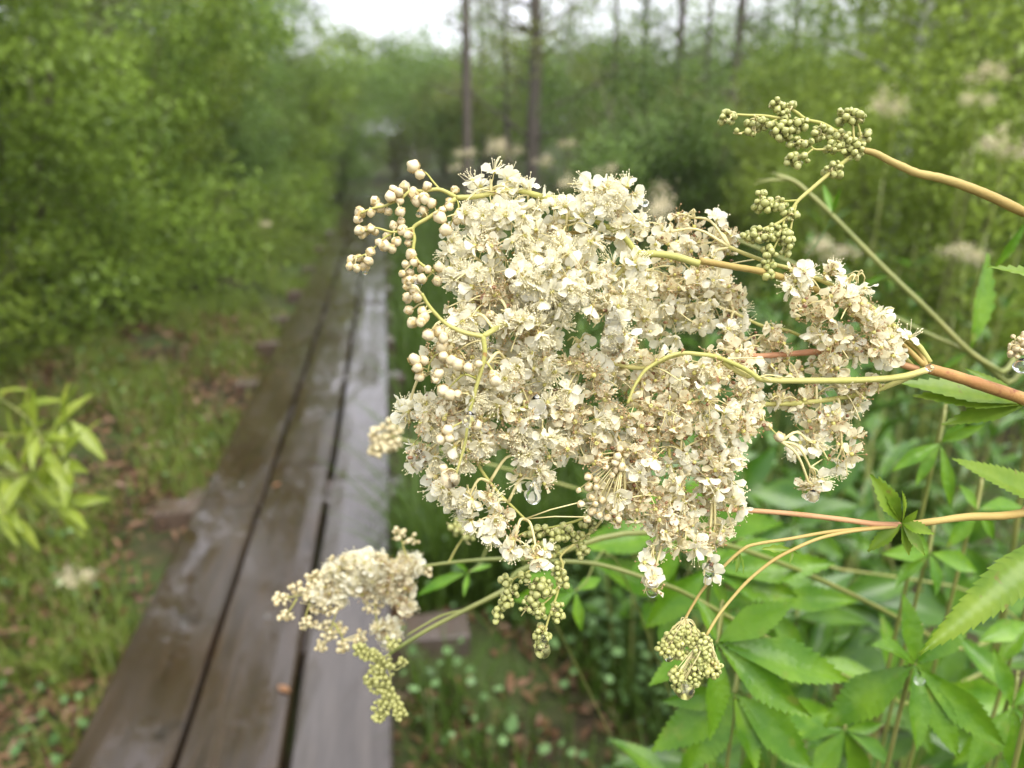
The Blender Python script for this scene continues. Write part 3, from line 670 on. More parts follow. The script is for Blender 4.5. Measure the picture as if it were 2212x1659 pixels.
def bud_geo(seed):
    r = np.random.default_rng(seed); V, F = ball(10, 7); V = V.copy()
    az = np.arctan2(V[:, 1], V[:, 0]); V[:, :2] *= (1 + .10*np.cos(5*az + 3*V[:, 2]))[:, None]
    V[:, 2] *= r.uniform(.95, 1.3); V[:, :2] *= 1 - .16*np.clip(V[:, 2:3], 0, 2)**2; V[:, 0] *= r.uniform(.85, 1.1); V += .1*np.sin(V @ r.normal(size=(3, 3))*2.2 + r.uniform(0, 6, 3)) + r.normal(size=V.shape)*.03
    V[:, 2] += .9
    mb = MB(); mb.add(V, F, 0)
    for i in range(5):
        a0 = 2*math.pi*i/5; c, s = math.cos(a0), math.sin(a0)
        mb.add([(c*.25 - s*.2, s*.25 + c*.2, .02), (c*.25 + s*.2, s*.25 - c*.2, .02), (c*.92 - s*.5, s*.92 + c*.5, .45), (c*.92 + s*.5, s*.92 - c*.5, .45), (c*1.16, s*1.16, 1.0)], [(0, 1, 3, 2), (2, 3, 4)], 1)
    return mb
BUDS = {}
for k, m, sm in (('cream', 'bud_cream', 'sepal'), ('green', 'bud_green', 'stem_green'), ('yellow', 'bud_yellow', 'bud_yellow'), ('pale', 'bud_pale', 'sepal')):
    BUDS[k] = []
    for i in range(8):
        b = bud_geo(700 + i); BUDS[k].append(dict(me=b.mesh('bud', [M[m], M[sm]]), geo=(np.concatenate(b.V), b.F, b.M), mats=[M[m], M[sm]]))

class Spray:
    def __init__(s, name, label, cat, base, group=None, seed=1):
        s.base = np.asarray(base, float); s.t = thing(name, label, cat, s.base, group); s.S = []; s.ped = MB(); s.rng = np.random.default_rng(seed); s.fl = []; s.bd = []; s.tw = MB(); s.br = MB()
    def branch(s, pts, r0, r1, mat, name='branch', k=9, attach=True, n=6, label=None):
        q = smooth_path(pts, n); mb = MB(); tube(mb, q, r0, r1, k, wob=.03); o = link(name, mb.mesh(name, M[mat], off=s.base), s.t)
        if label: o['label'] = label
        if attach:
            for i in range(len(q) - 1): s.S += [q[i]*(1 - t) + q[i+1]*t for t in (0, .33, .66)]
        return q
    def px(s, cf, pts, d0, d1, r0, r1, mat, name='branch', **kw):
        ds = np.linspace(d0, d1, len(pts)) if np.isscalar(d0) else d0
        return s.branch([P(*cf(x, y), d) for (x, y), d in zip(pts, ds)], r0*1e-3, r1*1e-3, mat, name, **kw)
    def near(s, p, S=None):
        A = np.asarray(S if S is not None else s.S); return A[np.argmin(((A - p)**2).sum(1))]
    def cluster(s, u, v, ru, rv, d, n, age, rd=None, down=.4, sc=1.0):
        """flowers in an ellipsoid round (u, v, d), carried by a branchlet and twigs"""
        r = s.rng; c = P(u, v, d); mm = d / FPX; rd = (ru + rv)*.5*mm*.8 if rd is None else rd
        k = s.near(c); mid = (k + c)/2 + np.array([0, 0, .003]); q = smooth_path([k, mid, c], 4); tube(s.tw, q, .00042, .0003, 5)
        S = [*q]
        for i in range(5):
            e = c + (RT*r.normal()*ru - UP*r.normal()*rv)*mm*.55 + FW*r.normal()*rd*.5
            w = smooth_path([q[-2], (c + e)/2 + np.array([0, 0, .0015]), e], 4); tube(s.tw, w, .00026, .00016, 4); S += [*w]
        for i in range(n):
            w = r.normal(size=3); w *= r.random()**(1/3) / np.linalg.norm(w)
            p = c + (RT*w[0]*ru - UP*w[1]*rv)*mm + FW*w[2]*rd
            a = int(r.random() < age)
            ax = unit(r.normal(size=3)*.75 + (p - c)/(np.linalg.norm(p - c) + 1e-4)*.7 - FW*.3 + np.array([0, 0, -(down + .5*a) if a else .15 - down]))
            j = s.near(p - ax*.003, S); m = (j + p)/2 - ax*.0008
            tube(s.ped, np.array([j, m, p]), .00016, .00014, 3)
            s.fl.append((p, ax, a, int(r.integers(8)), r.uniform(.82, 1.12)*sc, -w[2] + r.random()*.3 + (ru*.002), r.uniform(0, 6.3)))
    def bud(s, p, rad, kind, ax=None, S=None, ped=.00017):
        r = s.rng; j = s.near(p, S)
        if ax is None: ax = unit(unit(p - j) + r.normal(size=3)*.35 + np.array([0, 0, -.15]))
        b0 = p - ax*rad*.9
        tube(s.ped, np.array([j, (j + b0)/2 + np.array([0, 0, .0004]), b0]), ped*1.1, ped, 4)
        s.bd.append((b0, ax, kind, int(r.integers(8)), rad, r.uniform(0, 6.3)))
    def buds(s, u, v, ru, rv, d, n, rad, kind, fan=None, twigs=4, pedr=.00014, twr=.00026):
        r = s.rng; c = P(u, v, d); mm = d/FPX; rd = (ru + rv)*.45*mm; pts = []; k = s.near(c) if fan is None else fan; S = [k]
        for i in range(twigs):
            e = c + (RT*r.normal()*ru - UP*r.normal()*rv)*mm*.5 + FW*r.normal()*rd*.4
            w = smooth_path([k, (k + e)/2 + r.normal(size=3)*.0006, e], 4); tube(s.tw, w, twr, twr*.7, 4); S += [*w]
        for i in range(n*8):
            if len(pts) >= n: break
            w = r.normal(size=3); w *= r.random()**(1/3)/np.linalg.norm(w); p = c + (RT*w[0]*ru - UP*w[1]*rv)*mm + FW*w[2]*rd
            if pts and min(np.linalg.norm(p - x) for x in pts) < rad*1.55: continue
            pts.append(p); s.bud(p, rad*r.uniform(.6, 1.15), kind, S=S, ped=pedr)
    def finish(s, hero=60, twig_mat='pedicel', ped_mat='pedicel'):
        if s.ped.n: link('pedicels', s.ped.mesh('pedicels', M[ped_mat], off=s.base), s.t, kind='stuff')
        if s.tw.n: link('twigs', s.tw.mesh('twigs', M[twig_mat], off=s.base), s.t, kind='stuff')
        F = sorted(s.fl, key=lambda f: np.dot(f[0] - CAM, FW) - .003*f[5])
        rest = {0: MB(), 1: MB()}; nh = 0
        for i, (p, ax, a, k, sc_, _, sp) in enumerate(F):
            pr = FL[a][k]; R = rot_to(ax, sp)
            if i < 290:
                h = nh < hero and (i % 3 != 2)
                o = link('flower', pr['core'] if h else pr['full'], s.t); o.matrix_basis = mat4(R, p - s.base, sc_)
                if h:
                    nh += 1
                    for kk, PR, pp, ps in pr['pets']:
                        q = link('petal', PMESH[a][kk], o); q.matrix_basis = mat4(PR, pp, ps)
            else: V, FF, MM = pr['geo']; rest[a].add((V*sc_) @ R.T + p, FF, MM)
        for a in (0, 1):
            if rest[a].n: link('flower_mass', rest[a].mesh('flower_mass', FL[a][0]['mats'], off=s.base), s.t, kind='stuff')
        B = sorted(s.bd, key=lambda b: -b[4] / np.dot(b[0] - CAM, FW)); more = {}
        for i, (p, ax, kd, k, rad, sp) in enumerate(B):
            b = BUDS[kd][k]; R = rot_to(ax, sp)
            if i < 290: o = link('bud', b['me'], s.t); o.matrix_basis = mat4(R, p - s.base, rad)
            else: more.setdefault(kd, MB()).add((b['geo'][0]*rad) @ R.T + p, b['geo'][1], b['geo'][2])
        for kd, mb in more.items(): link('bud_mass', mb.mesh('bud_mass', BUDS[kd][0]['mats'], off=s.base), s.t, kind='stuff')
    def leaf(s, base, tip, wr, hint, mat='leaf_sharp', name='leaf', parent=None, **kw):
        V, F = leaf_between(base, tip, wr, hint, **kw); mb = MB(); mb.add(V, F); return link(name, mb.mesh(name, M[mat], off=s.base), s.t)
ident = lambda x, y: (x, y)
def ground_tail(p, dx=.10, dy=.03):
    return [np.array([p[0] + dx*.7, p[1] + dy*.7, p[2]*.72]), np.array([p[0] + dx, p[1] + dy, p[2]*.35]), np.array([p[0] + dx*1.1, p[1] + dy*1.1, -.03])]

# ------------------------------------------------------------------ the large flower head
D = .190
far = P(2480, 985, .235); tail = ground_tail(far)
H = Spray('meadowsweet', 'large drooping cream meadowsweet flower head in sharp focus with brown withered flowers', 'flower', (tail[-1][0], tail[-1][1], 0), 'meadowsweet in the foreground', 5)
H.branch([P(2006, 796, .197), P(2060, 812, .199), P(2120, 831, .202), P(2230, 868, .208), P(2350, 915, .22), far] + tail, .00135, .0024, 'stem_red', 'stem', 12, attach=False)
# branches leaving the node
H.px(c9, [(1440, 1175), (1400, 1060), (1290, 960), (1130, 850), (960, 770), (760, 660), (560, 555), (350, 480), (150, 425), (-60, 390), (-300, 345)], [.199, .2, .202, .203, .203, .202, .201, .199, .196, .191, .188], .188, .8, .85, 'stem_tan')
H.px(c2, [(1300, 985), (1100, 925), (950, 900), (800, 895), (745, 888)], .188, .186, .9, .85, 'stem_yellow')
H.px(c2, [(760, 890), (720, 860), (640, 760), (540, 690), (440, 640), (330, 590), (200, 590), (60, 560)], .186, .186, .75, .5, 'stem_yellow')
H.px(c2, [(750, 900), (690, 960), (620, 1030), (480, 1180)], .186, .188, .8, .5, 'stem_yellow')
H.px(c2, [(650, 810), (520, 760), (380, 735), (260, 700), (100, 715), (-100, 740), (-380, 900)], .19, .19, .6, .45, 'stem_tan')
H.px(c9, [(1470, 1130), (1380, 1000), (1250, 900), (1050, 730), (880, 620), (700, 530), (560, 470), (400, 410), (270, 375), (60, 300), (-80, 240)], .199, .204, .7, .5, 'stem_yellow')
H.px(c9, [(1440, 1190), (1250, 1240), (950, 1265), (600, 1270), (200, 1262), (-10, 1200), (-120, 1120)], .197, .190, .85, .7, 'stem_yellow')
H.px(c4, [(1560, 635), (1480, 575), (1380, 520), (1180, 440), (1000, 412), (880, 405), (760, 430), (640, 490), (540, 560), (480, 640), (430, 730), (380, 860)], .190, .187, .62, .35, 'stem_yellow')
H.px(c4, [(880, 405), (720, 455), (560, 530), (420, 535), (250, 500), (60, 490), (-80, 480), (-300, 420)], .190, .193, .6, .5, 'stem_yellow')
H.px(c9, [(1380, 1180), (1300, 1160), (1100, 1100), (850, 1030), (700, 1040), (560, 1050), (300, 1070), (150, 1080), (-50, 1075)], .199, .203, .95, .7, 'stem_pink')
H.px(c9, [(1400, 1200), (1200, 1290), (1000, 1360), (800, 1400), (500, 1440), (280, 1450), (0, 1460), (-200, 1500)], .199, .201, .75, .6, 'stem_yellow')
H.px(c9, [(1350, 1170), (1250, 1080), (1100, 1010), (900, 960), (700, 1000), (560, 970), (390, 890), (200, 855), (50, 790), (-50, 740)], .2, .205, .6, .4, 'stem_yellow')
H.px(c9, [(1420, 1150), (1320, 1050), (1200, 950), (1050, 880), (930, 810), (800, 700), (650, 600)], .198, .199, .7, .4, 'stem_tan')
# upper left branch with the traced buds
H.px(c1, [(2060, 400), (1840, 385), (1600, 325), (1400, 350), (1210, 385), (1060, 390)], .187, .186, .75, .6, 'stem_yellow')
H.px(c1, [(1060, 390), (930, 325), (850, 318), (760, 335), (650, 330), (560, 400), (470, 440), (400, 470), (300, 490), (200, 530)], .186, .184, .5, .25, 'stem_yellow')
H.px(c1, [(900, 310), (840, 240), (780, 170), (700, 140)], .186, .186, .25, .2, 'stem_yellow')
H.px(c1, [(1050, 400), (930, 490), (800, 575), (670, 660), (680, 760), (670, 870), (710, 960), (800, 1030), (850, 1050)], .186, .184, .55, .3, 'stem_yellow')
H.px(c1, [(670, 665), (560, 690), (470, 700), (340, 665), (230, 690)], .185, .184, .32, .2, 'stem_yellow')
H.px(c1, [(480, 710), (400, 760), (330, 830), (260, 890), (160, 930)], .185, .184, .25, .18, 'stem_yellow')
H.px(c1, [(1060, 400), (1075, 480), (1030, 560), (1000, 650)], .186, .186, .2, .17, 'stem_yellow')
H.px(c1, [(1070, 1000), (960, 1020), (850, 1060), (780, 1120)], .186, .185, .3, .2, 'stem_yellow')
# the hub in front, lower left
H.px(c3, [(1420, 60), (1220, 140), (1020, 255)], .183, .175, .75, .6, 'stem_yellow')
H.px(c3, [(1020, 255), (850, 220), (700, 150), (600, 60), (520, -40), (470, -130)], .175, .171, .55, .35, 'stem_yellow')
H.px(c3, [(1020, 255), (1035, 400), (1010, 530), (950, 740), (890, 980), (860, 1200), (800, 1420), (760, 1540)], .175, .176, .6, .25, 'stem_yellow')
H.px(c3, [(1010, 1020), (1130, 950), (1330, 915), (1440, 880), (1700, 800)], .181, .186, .5, .55, 'stem_yellow')
H.px(c3, [(720, 410), (600, 420), (540, 500), (520, 600)], .178, .178, .2, .2, 'stem_yellow')
H.px(c3, [(1030, 470), (1090, 540), (1130, 620)], .176, .174, .25, .2, 'stem_yellow')
H.px(c3, [(930, 820), (850, 1000), (760, 1060), (700, 1110)], .177, .176, .25, .2, 'stem_yellow')
H.px(c3, [(970, 640), (850, 600), (740, 690), (700, 740)], .177, .178, .25, .2, 'stem_yellow')
H.px(c3, [(870, 1100), (940, 1300), (1000, 1450), (1150, 1650), (1300, 1800), (1400, 1900)], .183, .190, .45, .3, 'stem_yellow')
H.px(c4, [(750, 1250), (765, 1400), (820, 1550), (860, 1700)], .193, .194, .45, .3, 'stem_yellow')
H.px(c4, [(420, 730), (520, 1000), (700, 1150), (900, 1300), (1000, 1500), (1150, 1700)], .192, .195, .45, .3, 'stem_tan')
H.px(c4, [(250, 1080), (320, 1200), (340, 1350)], .191, .189, .3, .2, 'stem_tan')
H.px(c4, [(1540, 900), (1530, 1000), (1640, 1060), (1740, 1160), (1760, 1200)], .196, .196, .2, .16, 'stem_yellow')

for cf, d, rmm, lst in ((c1, .185, .0, [(670,110,55),(730,185,55),(585,295,45),(490,315,45),(460,380,48),(545,420,48),(540,345,45),(790,290,50),(670,360,50),(700,420,50),(770,400,48),(830,440,45),(325,425,52),(370,485,50),(190,525,48),(290,530,48),(165,585,40),(440,520,48),(755,515,52),(555,520,45),(560,600,45),(490,640,42),(1043,322,42),(570,680,45),(625,725,42),
    (185,685,42),(240,690,45),(285,665,42),(325,700,40),(210,730,40),(430,740,45),(360,790,45),(410,820,48),(475,850,45),(520,785,42),(620,800,40),
    (285,880,45),(115,955,45),(185,935,42),(270,965,48),(100,1010,40),(160,1025,42),(235,1020,45),
    (650,900,48),(600,990,42),(680,975,48),(640,1065,45),(570,1075,42),(740,1030,45),(800,1035,42),(610,1140,45),(690,1130,45),(745,1120,45),(885,1140,45),(910,570,52),(930,505,40),(990,470,45),(960,680,50),(1060,600,45),(1120,590,48),(900,1015,48),(1000,430,40)]),
    (c3, .173, 0, [(350,20,45),(470,30,50),(480,90,60),(380,135,50),(460,130,45),(530,240,55),(620,210,60),(660,270,50),(650,340,48),(400,460,50),(490,470,55),(430,540,45),(665,430,42),(450,615,50),(620,590,55),(590,640,45),(740,470,50),(800,510,55),(890,540,58),(980,500,45),(1130,650,55),(1110,600,45),(660,740,55),(720,780,50),(790,770,40),(700,1100,60),(640,1180,55),(720,1170,50),(960,1050,50),(660,1440,45),(690,1500,45),(700,1550,50),(760,1530,45),(340,-90,45),(430,-100,55),(400,-160,45),(330,-190,42),(360,-250,45)]),
    (c3, .183, 0, [(1385,70,42),(1210,230,42),(1300,160,40),(1190,390,42),(1220,500,40),(1470,260,40),(1080,60,42),(1120,110,40)]),
    (c4, .188, 0, [(315,1265,40),(125,1325,36),(195,1360,36),(290,1330,38),(270,1385,36),(120,1390,34),(330,1430,36),(275,1455,34),(185,1430,32),(30,1515,36),(100,1540,36),(30,1605,36),(100,1605,32),(240,1500,32),(235,1430,30),(130,1650,30),(60,1700,34),(150,1730,34),(90,1760,32),(220,1790,34),(60,1830,34),(130,1860,34),(200,1880,32),(260,1830,30),(20,1900,34),(300,1900,32),(-40,1760,34),(-60,1640,32)]),
    (c4, .196, 0, [(1640,1065,40),(1745,1155,42)])):
    for (x, y, rr) in lst:
        rad = rr/2.765/1.50316*d/FPX; H.bud(P(*cf(x, y), d + H.rng.normal()*.0012), rad*H.rng.uniform(.8, 1.15), 'cream')

CL = [ # u, v, ru, rv, depth, age
 (1060,415,50,42,.187,.05),(1140,430,42,40,.187,.05),(1010,485,48,40,.187,.1),(1115,495,66,55,.185,.05),(1300,430,75,48,.186,.05),(1222,500,75,62,.186,.08),(1052,585,78,72,.186,.2),(1192,598,88,66,.181,.02),
 (1345,485,42,48,.188,.08),(1060,655,75,45,.184,.45),(1130,715,90,52,.183,.25),(1272,620,58,60,.184,.1),(1325,680,34,60,.184,.3),(1330,735,26,34,.183,.4),(1180,665,60,40,.184,.1),(985,600,26,40,.187,.1),(970,540,22,26,.187,.05),
 (1490,470,42,24,.208,.55),(1430,505,58,36,.208,.6),(1540,525,58,52,.208,.55),(1400,600,66,56,.206,.5),(1490,610,85,66,.209,.55),(1440,680,88,55,.208,.55),(1560,650,52,66,.208,.55),(1570,720,40,40,.206,.6),(1350,585,40,36,.187,.2),(1370,660,40,50,.2,.4),
 (1100,790,105,60,.184,.3),(985,770,60,55,.182,.25),(1010,700,45,50,.184,.3),(1250,810,105,52,.189,.55),(1390,800,110,50,.194,.7),(1520,800,105,50,.195,.7),(1000,870,92,66,.183,.35),(925,925,55,62,.184,.3),(880,890,24,26,.185,.1),(1130,900,108,66,.187,.4),(1270,900,100,66,.191,.6),(1400,890,100,70,.192,.75),(1530,890,90,66,.193,.6),
 (1000,960,70,50,.184,.35),(915,985,34,30,.185,.3),(1130,985,75,44,.188,.4),(1250,960,70,46,.190,.5),(1350,980,80,62,.193,.75),(1470,980,100,72,.192,.65),(1575,960,52,62,.193,.5),(1150,1035,30,42,.188,.35),(960,1050,34,28,.184,.15),(1010,1080,48,44,.185,.2),(1060,1130,36,42,.185,.15),(1110,1180,32,24,.185,.15),(1160,1195,22,16,.186,.1),
 (1340,1060,66,55,.192,.75),(1440,1080,80,62,.192,.65),(1545,1060,56,72,.193,.55),(1480,1150,58,45,.192,.6),(1420,1140,50,40,.191,.7),(1545,1150,36,42,.193,.7),(1405,1200,20,36,.191,.7),(1530,1205,17,38,.193,.8),(1408,1255,12,24,.191,.5),(1350,1110,50,30,.192,.7),
 (1735,605,34,32,.196,.5),(1850,605,30,22,.197,.4),(1795,590,16,16,.198,.5),(1770,680,55,55,.196,.65),(1835,670,42,46,.196,.6),(1795,755,62,60,.200,.7),(1880,735,52,52,.197,.6),(1935,755,36,36,.196,.5),(1900,690,30,26,.196,.5),(1755,850,36,48,.202,.8),(1815,845,48,60,.200,.65),(1750,960,42,36,.199,.4),(1815,920,34,40,.199,.5),(1820,985,30,40,.199,.4),(1758,1025,22,30,.199,.7),(1753,1060,10,14,.199,.5),(1770,900,40,40,.201,.7),
 (1650,735,55,36,.203,.6),(1700,790,46,34,.203,.6),(1600,770,50,36,.2,.6),(1620,830,44,30,.194,.4),(1690,870,36,22,.2,.6),(1860,840,40,26,.201,.6),(1640,900,26,40,.195,.5),(1250,745,36,22,.190,.2),
]
for (u, v, ru, rv, d, age) in CL: H.cluster(u, v, ru, rv, d, max(3, int(math.pi*ru*rv/2500*4.6)), age, sc=.80)
# dark withered bits caught between the flowers
bit = MB(); rb = np.random.default_rng(9)
for (u, v, ru, rv, d, age) in CL:
    for i in range(int(age*ru*rv/480)):
        w = rb.normal(size=3)*.5; p = P(u + w[0]*ru, v + w[1]*rv, d - abs(w[2])*.004)
        bit.add(p + (BV*np.array([1, .7, .6])*rb.uniform(.0003, .0008)) @ rot_to(rb.normal(size=3)).T, BF)
link('withered_bits', bit.mesh('withered_bits', M['brown_bit'], off=H.base), H.t, kind='stuff')
# brown bracts
for x, y, rr, cf, d in ((1470, 390, .0016, c1, .182), (1605, 1180, .0008, c1, .181), (1540, 1340, .0011, c1, .181), (1265, 1310, .0012, c1, .181), (940, 310, .0013, c3, .172), (860, 400, .0012, c4, .186), (1200, 680, .0012, c4, .187)):
    p = P(*cf(x, y), d); V, F = leaf_between(p, p + unit(H.rng.normal(size=3))*rr*1.8, .6, H.rng.normal(size=3), teeth=2, droop=.3); mb = MB(); mb.add(V, F); link('bract', mb.mesh('bract', M['brown_bit'], off=H.base), H.t)
H.finish(60)
# leaf below the stem
n_up = unit(-FW*.8 + np.array([0, 0, .7]))
fb = P(*c6(2240, 640), .212)
for x, y, w in ((1370, 500, .24), (1480, 590, .26), (1670, 780, .3), (1820, 405, .2)):
    H.leaf(fb, P(*c6(x, y), .214), w, n_up + H.rng.normal(size=3)*.15, teeth=12, droop=.08, fold=.15, tooth=.16)

# ------------------------------------------------------------------ the green bud spray, upper right
f2 = P(2420, 560, .22); t2 = ground_tail(f2, .12, .05)
U = Spray('bud_spray', 'green unopened meadowsweet buds on an orange stem at the upper right', 'flower', (t2[-1][0], t2[-1][1], 0), 'meadowsweet in the foreground', 6)
du = .197
U.branch([P(*c5(x, y), d) for x, y, d in ((1135, 488, du), (1220, 510, du), (1300, 553, du), (1400, 600, du), (1500, 643, du), (1650, 675, du), (1800, 722, .198), (2000, 802, .2), (2212, 905, .203))] + [f2] + t2, .00078, .0016, 'stem_tan', 'stem', 10, attach=False)
for pts, r0, r1 in (([(1130, 485), (1125, 430), (1110, 340), (1085, 290)], .35, .2), ([(1100, 480), (1075, 400), (1070, 330), (1050, 280)], .35, .2), ([(1130, 470), (1050, 410), (960, 365), (860, 310), (760, 285), (690, 235), (620, 195), (540, 165)], .6, .3),
    ([(770, 288), (680, 310), (600, 330), (520, 340)], .35, .2), ([(600, 280), (480, 260), (360, 255), (280, 250), (220, 240)], .4, .25), ([(1130, 490), (1010, 492), (890, 485), (810, 482), (770, 440), (720, 420)], .4, .22), ([(800, 482), (740, 530), (670, 560)], .25, .18), ([(990, 440), (920, 400), (860, 380), (830, 350)], .25, .18),
    ([(1130, 490), (1040, 545), (900, 655), (790, 750), (700, 830), (640, 920), (570, 975), (470, 1015), (370, 1060)], .6, .3), ([(700, 825), (600, 830), (520, 830), (450, 790)], .3, .2), ([(690, 850), (660, 980), (640, 1100), (615, 1210)], .3, .18), ([(610, 960), (580, 1060), (540, 1150), (510, 1240)], .25, .18), ([(560, 285), (480, 320), (400, 350), (300, 380)], .3, .18)):
    U.px(c5, pts, du, du, r0, r1, 'stem_yellow')
def bl(S, cf, scale, lst, d, rad, kind):
    for x, y, rx, ry, n in lst: u, v = cf(x, y); S.buds(u, v, rx/scale, ry/scale, d, int(n*1.35), rad, kind, twigs=3)
k5 = 2.0577*1.50316
bl(U, c5, k5, [(1050, 265, 95, 60, 13), (1140, 395, 50, 30, 6), (1010, 390, 60, 35, 6), (1060, 480, 80, 70, 16), (930, 470, 60, 35, 7), (860, 370, 60, 60, 9), (940, 620, 65, 55, 13), (710, 440, 80, 40, 9), (700, 550, 75, 50, 9), (560, 180, 50, 40, 6), (620, 230, 60, 60, 10), (700, 320, 70, 50, 10), (600, 360, 95, 60, 18), (450, 310, 100, 40, 13), (230, 280, 50, 55, 8), (300, 375, 30, 20, 2), (400, 380, 40, 30, 4),
    (455, 785, 30, 30, 4), (480, 860, 75, 45, 12), (590, 850, 55, 35, 7), (440, 1060, 105, 50, 17), (560, 1030, 60, 60, 11), (620, 1100, 45, 110, 14), (500, 1190, 55, 55, 10), (640, 930, 50, 40, 6), (490, 1290, 50, 70, 9)], du, .00094, 'green')
U.finish()

# ------------------------------------------------------------------ the lower spray: pink stem, node with leaflets, hanging bud tips
f3 = P(2420, 1050, .225); t3 = ground_tail(f3, .10, .02)
W = Spray('hanging_spray', 'budding meadowsweet stem with a leafy node and two drooping green bud tips at lower right', 'flower', (t3[-1][0], t3[-1][1], 0), 'meadowsweet in the foreground', 8)
dw = .200
W.branch([P(*c8(x, y), d) for x, y, d in ((1540, 92, dw), (1700, 75, dw), (1900, 48, .202), (2212, 25, .206))] + [f3] + t3, .0008, .0016, 'stem_tan', 'stem', 10, attach=False)
W.px(c8, [(1545, 90), (1400, 85), (1250, 65), (1000, 35), (800, 18), (620, 8), (400, -10), (200, -10), (0, 0), (-150, 40)], dw, .199, .75, .5, 'stem_pink')
qa = W.px(c8, [(1540, 95), (1380, 108), (1150, 130), (950, 165), (760, 195), (690, 222), (600, 300), (480, 430), (420, 520), (375, 600)], dw, .196, .5, .33, 'stem_tan')
qb = W.px(c8, [(1540, 97), (1400, 110), (1250, 130), (1100, 165), (970, 220), (850, 285), (720, 390), (620, 500), (550, 590), (490, 690)], dw, .194, .5, .36, 'stem_tan')
k8 = 1.6694*1.50316
for q, lst, d in ((qa, [(375, 640, 35, 30, 9), (360, 665, 50, 30, 10), (300, 720, 55, 40, 16), (350, 690, 60, 50, 18), (400, 700, 50, 50, 16), (270, 760, 50, 50, 14), (330, 780, 60, 35, 14), (430, 690, 35, 45, 9)], .196),
                  (qb, [(485, 720, 35, 35, 9), (480, 765, 55, 35, 12), (470, 820, 60, 50, 18), (440, 870, 60, 50, 18), (510, 870, 55, 50, 16), (350, 950, 55, 55, 18), (380, 980, 50, 40, 14), (330, 900, 40, 40, 10), (540, 860, 35, 40, 9), (410, 920, 50, 50, 12)], .194)):
    for x, y, rx, ry, n in lst: u, v = c8(x, y); W.buds(u, v, rx/k8, ry/k8, d, int(n*1.6), .00072, 'yellow' if n % 3 else 'green', fan=q[-1], twigs=8, pedr=.00009, twr=.00014)
# left continuation: green buds that hang below the big head
W.px(c7, [(2330, 20), (2212, 90), (2100, 165), (2000, 200), (1900, 225), (1750, 250), (1650, 290)], .199, .200, .42, .25, 'stem_yellow')
W.px(c7, [(2330, 60), (2230, 170), (2130, 275), (1960, 400), (1965, 480), (1935, 640), (1880, 800), (1850, 900), (1820, 1010)], .199, .199, .45, .25, 'stem_yellow')
W.px(c7, [(1960, 400), (1880, 370), (1800, 380), (1730, 420)], .199, .2, .25, .18, 'stem_yellow')
W.px(c7, [(1810, 480), (1700, 535), (1640, 570), (1600, 640), (1560, 730), (1530, 810)], .2, .2, .3, .2, 'stem_yellow')
W.px(c7, [(1940, 600), (1880, 690), (1800, 740), (1740, 720)], .199, .2, .25, .18, 'stem_yellow')
k7 = 2.0109*1.50316
bl(W, c7, k7, [(1850, 270, 150, 50, 18), (1980, 260, 70, 50, 10), (1860, 370, 90, 50, 14), (1750, 400, 60, 50, 9), (1600, 580, 45, 40, 6), (1640, 640, 50, 50, 8), (1600, 700, 45, 50, 8), (1545, 790, 45, 55, 10), (1720, 560, 40, 40, 5), (1830, 620, 90, 60, 15), (1760, 740, 75, 60, 13), (1820, 780, 50, 50, 8), (1830, 920, 50, 70, 12), (1820, 1000, 40, 50, 8), (1930, 500, 45, 60, 8), (1965, 590, 35, 40, 5), (1930, 770, 45, 70, 9), (2090, 390, 45, 40, 5), (2140, 200, 60, 50, 10), (2170, 60, 60, 50, 10), (2080, 290, 50, 40, 6)], .199, .00096, 'green')
W.finish()
nb = P(*c6(1395, 1440), .199)
for x, y, d, w in ((1185, 1115, .196, .22), (1240, 1130, .198, .2), (1395, 1225, .195, .25), (1500, 1350, .196, .3), (1610, 1512, .194, .3), (1440, 1650, .2, .25), (1545, 1650, .198, .22), (1170, 1625, .203, .22), (1270, 1530, .203, .25)):
    W.leaf(nb, P(*c6(x, y), d), w*1.7, n_up + W.rng.normal(size=3)*.35, teeth=9, fold=.35, droop=.12, tooth=.22)
for (x, y), tips in (((670, 240), ((630, 300), (650, 350), (690, 355))), ((960, 225), ((860, 240), (940, 300), (990, 250), (790, 220)))):
    for t in tips: W.leaf(P(*c8(x, y), .199), P(*c8(*t), .198), .3, n_up + W.rng.normal(size=3)*.6, teeth=4, fold=.4, tooth=.3)

# ------------------------------------------------------------------ the cream head over the boardwalk, lower left
f4 = P(1700, 1400, .36); t4 = [P(1950, 1520, .46), P(2200, 1640, .58)]; t4 += [t4[-1]*np.array([1, 1, 0]) + np.array([.05, .04, -.03])]
K = Spray('small_meadowsweet', 'smaller soft focus cream meadowsweet head hanging over the wet planks at lower left', 'flower', (t4[-1][0], t4[-1][1], 0), 'meadowsweet in the foreground', 10)
dk = .295
K.branch([P(*c7(x, y), d) for x, y, d in ((1050, 480, dk), (1200, 460, dk), (1400, 440, .297), (1600, 432, .3), (1900, 445, .305), (2212, 470, .31))] + [P(*c8(250, 410), .315), P(*c8(430, 490), .325), f4] + t4, .0006, .0012, 'stem_green', 'stem', 9, attach=False)
for pts in ([(1060, 475), (950, 470), (800, 480), (650, 530), (500, 600), (350, 650), (200, 680), (110, 690)], [(1000, 470), (940, 400), (920, 330), (900, 270)], [(800, 480), (760, 600), (740, 740), (760, 880), (800, 980)], [(600, 550), (520, 700), (470, 830), (430, 960)], [(950, 480), (920, 600), (900, 700), (960, 760)], [(350, 650), (300, 760), (280, 850)], [(230, 690), (180, 770), (140, 810)], [(470, 850), (520, 930), (530, 1010)], [(700, 500), (560, 480), (450, 520), (330, 600)], [(1220, 460), (1260, 380), (1310, 300), (1330, 260)], [(1330, 290), (1280, 230), (1250, 200)]):
    K.px(c7, pts, dk, dk, .38, .2, 'stem_yellow')
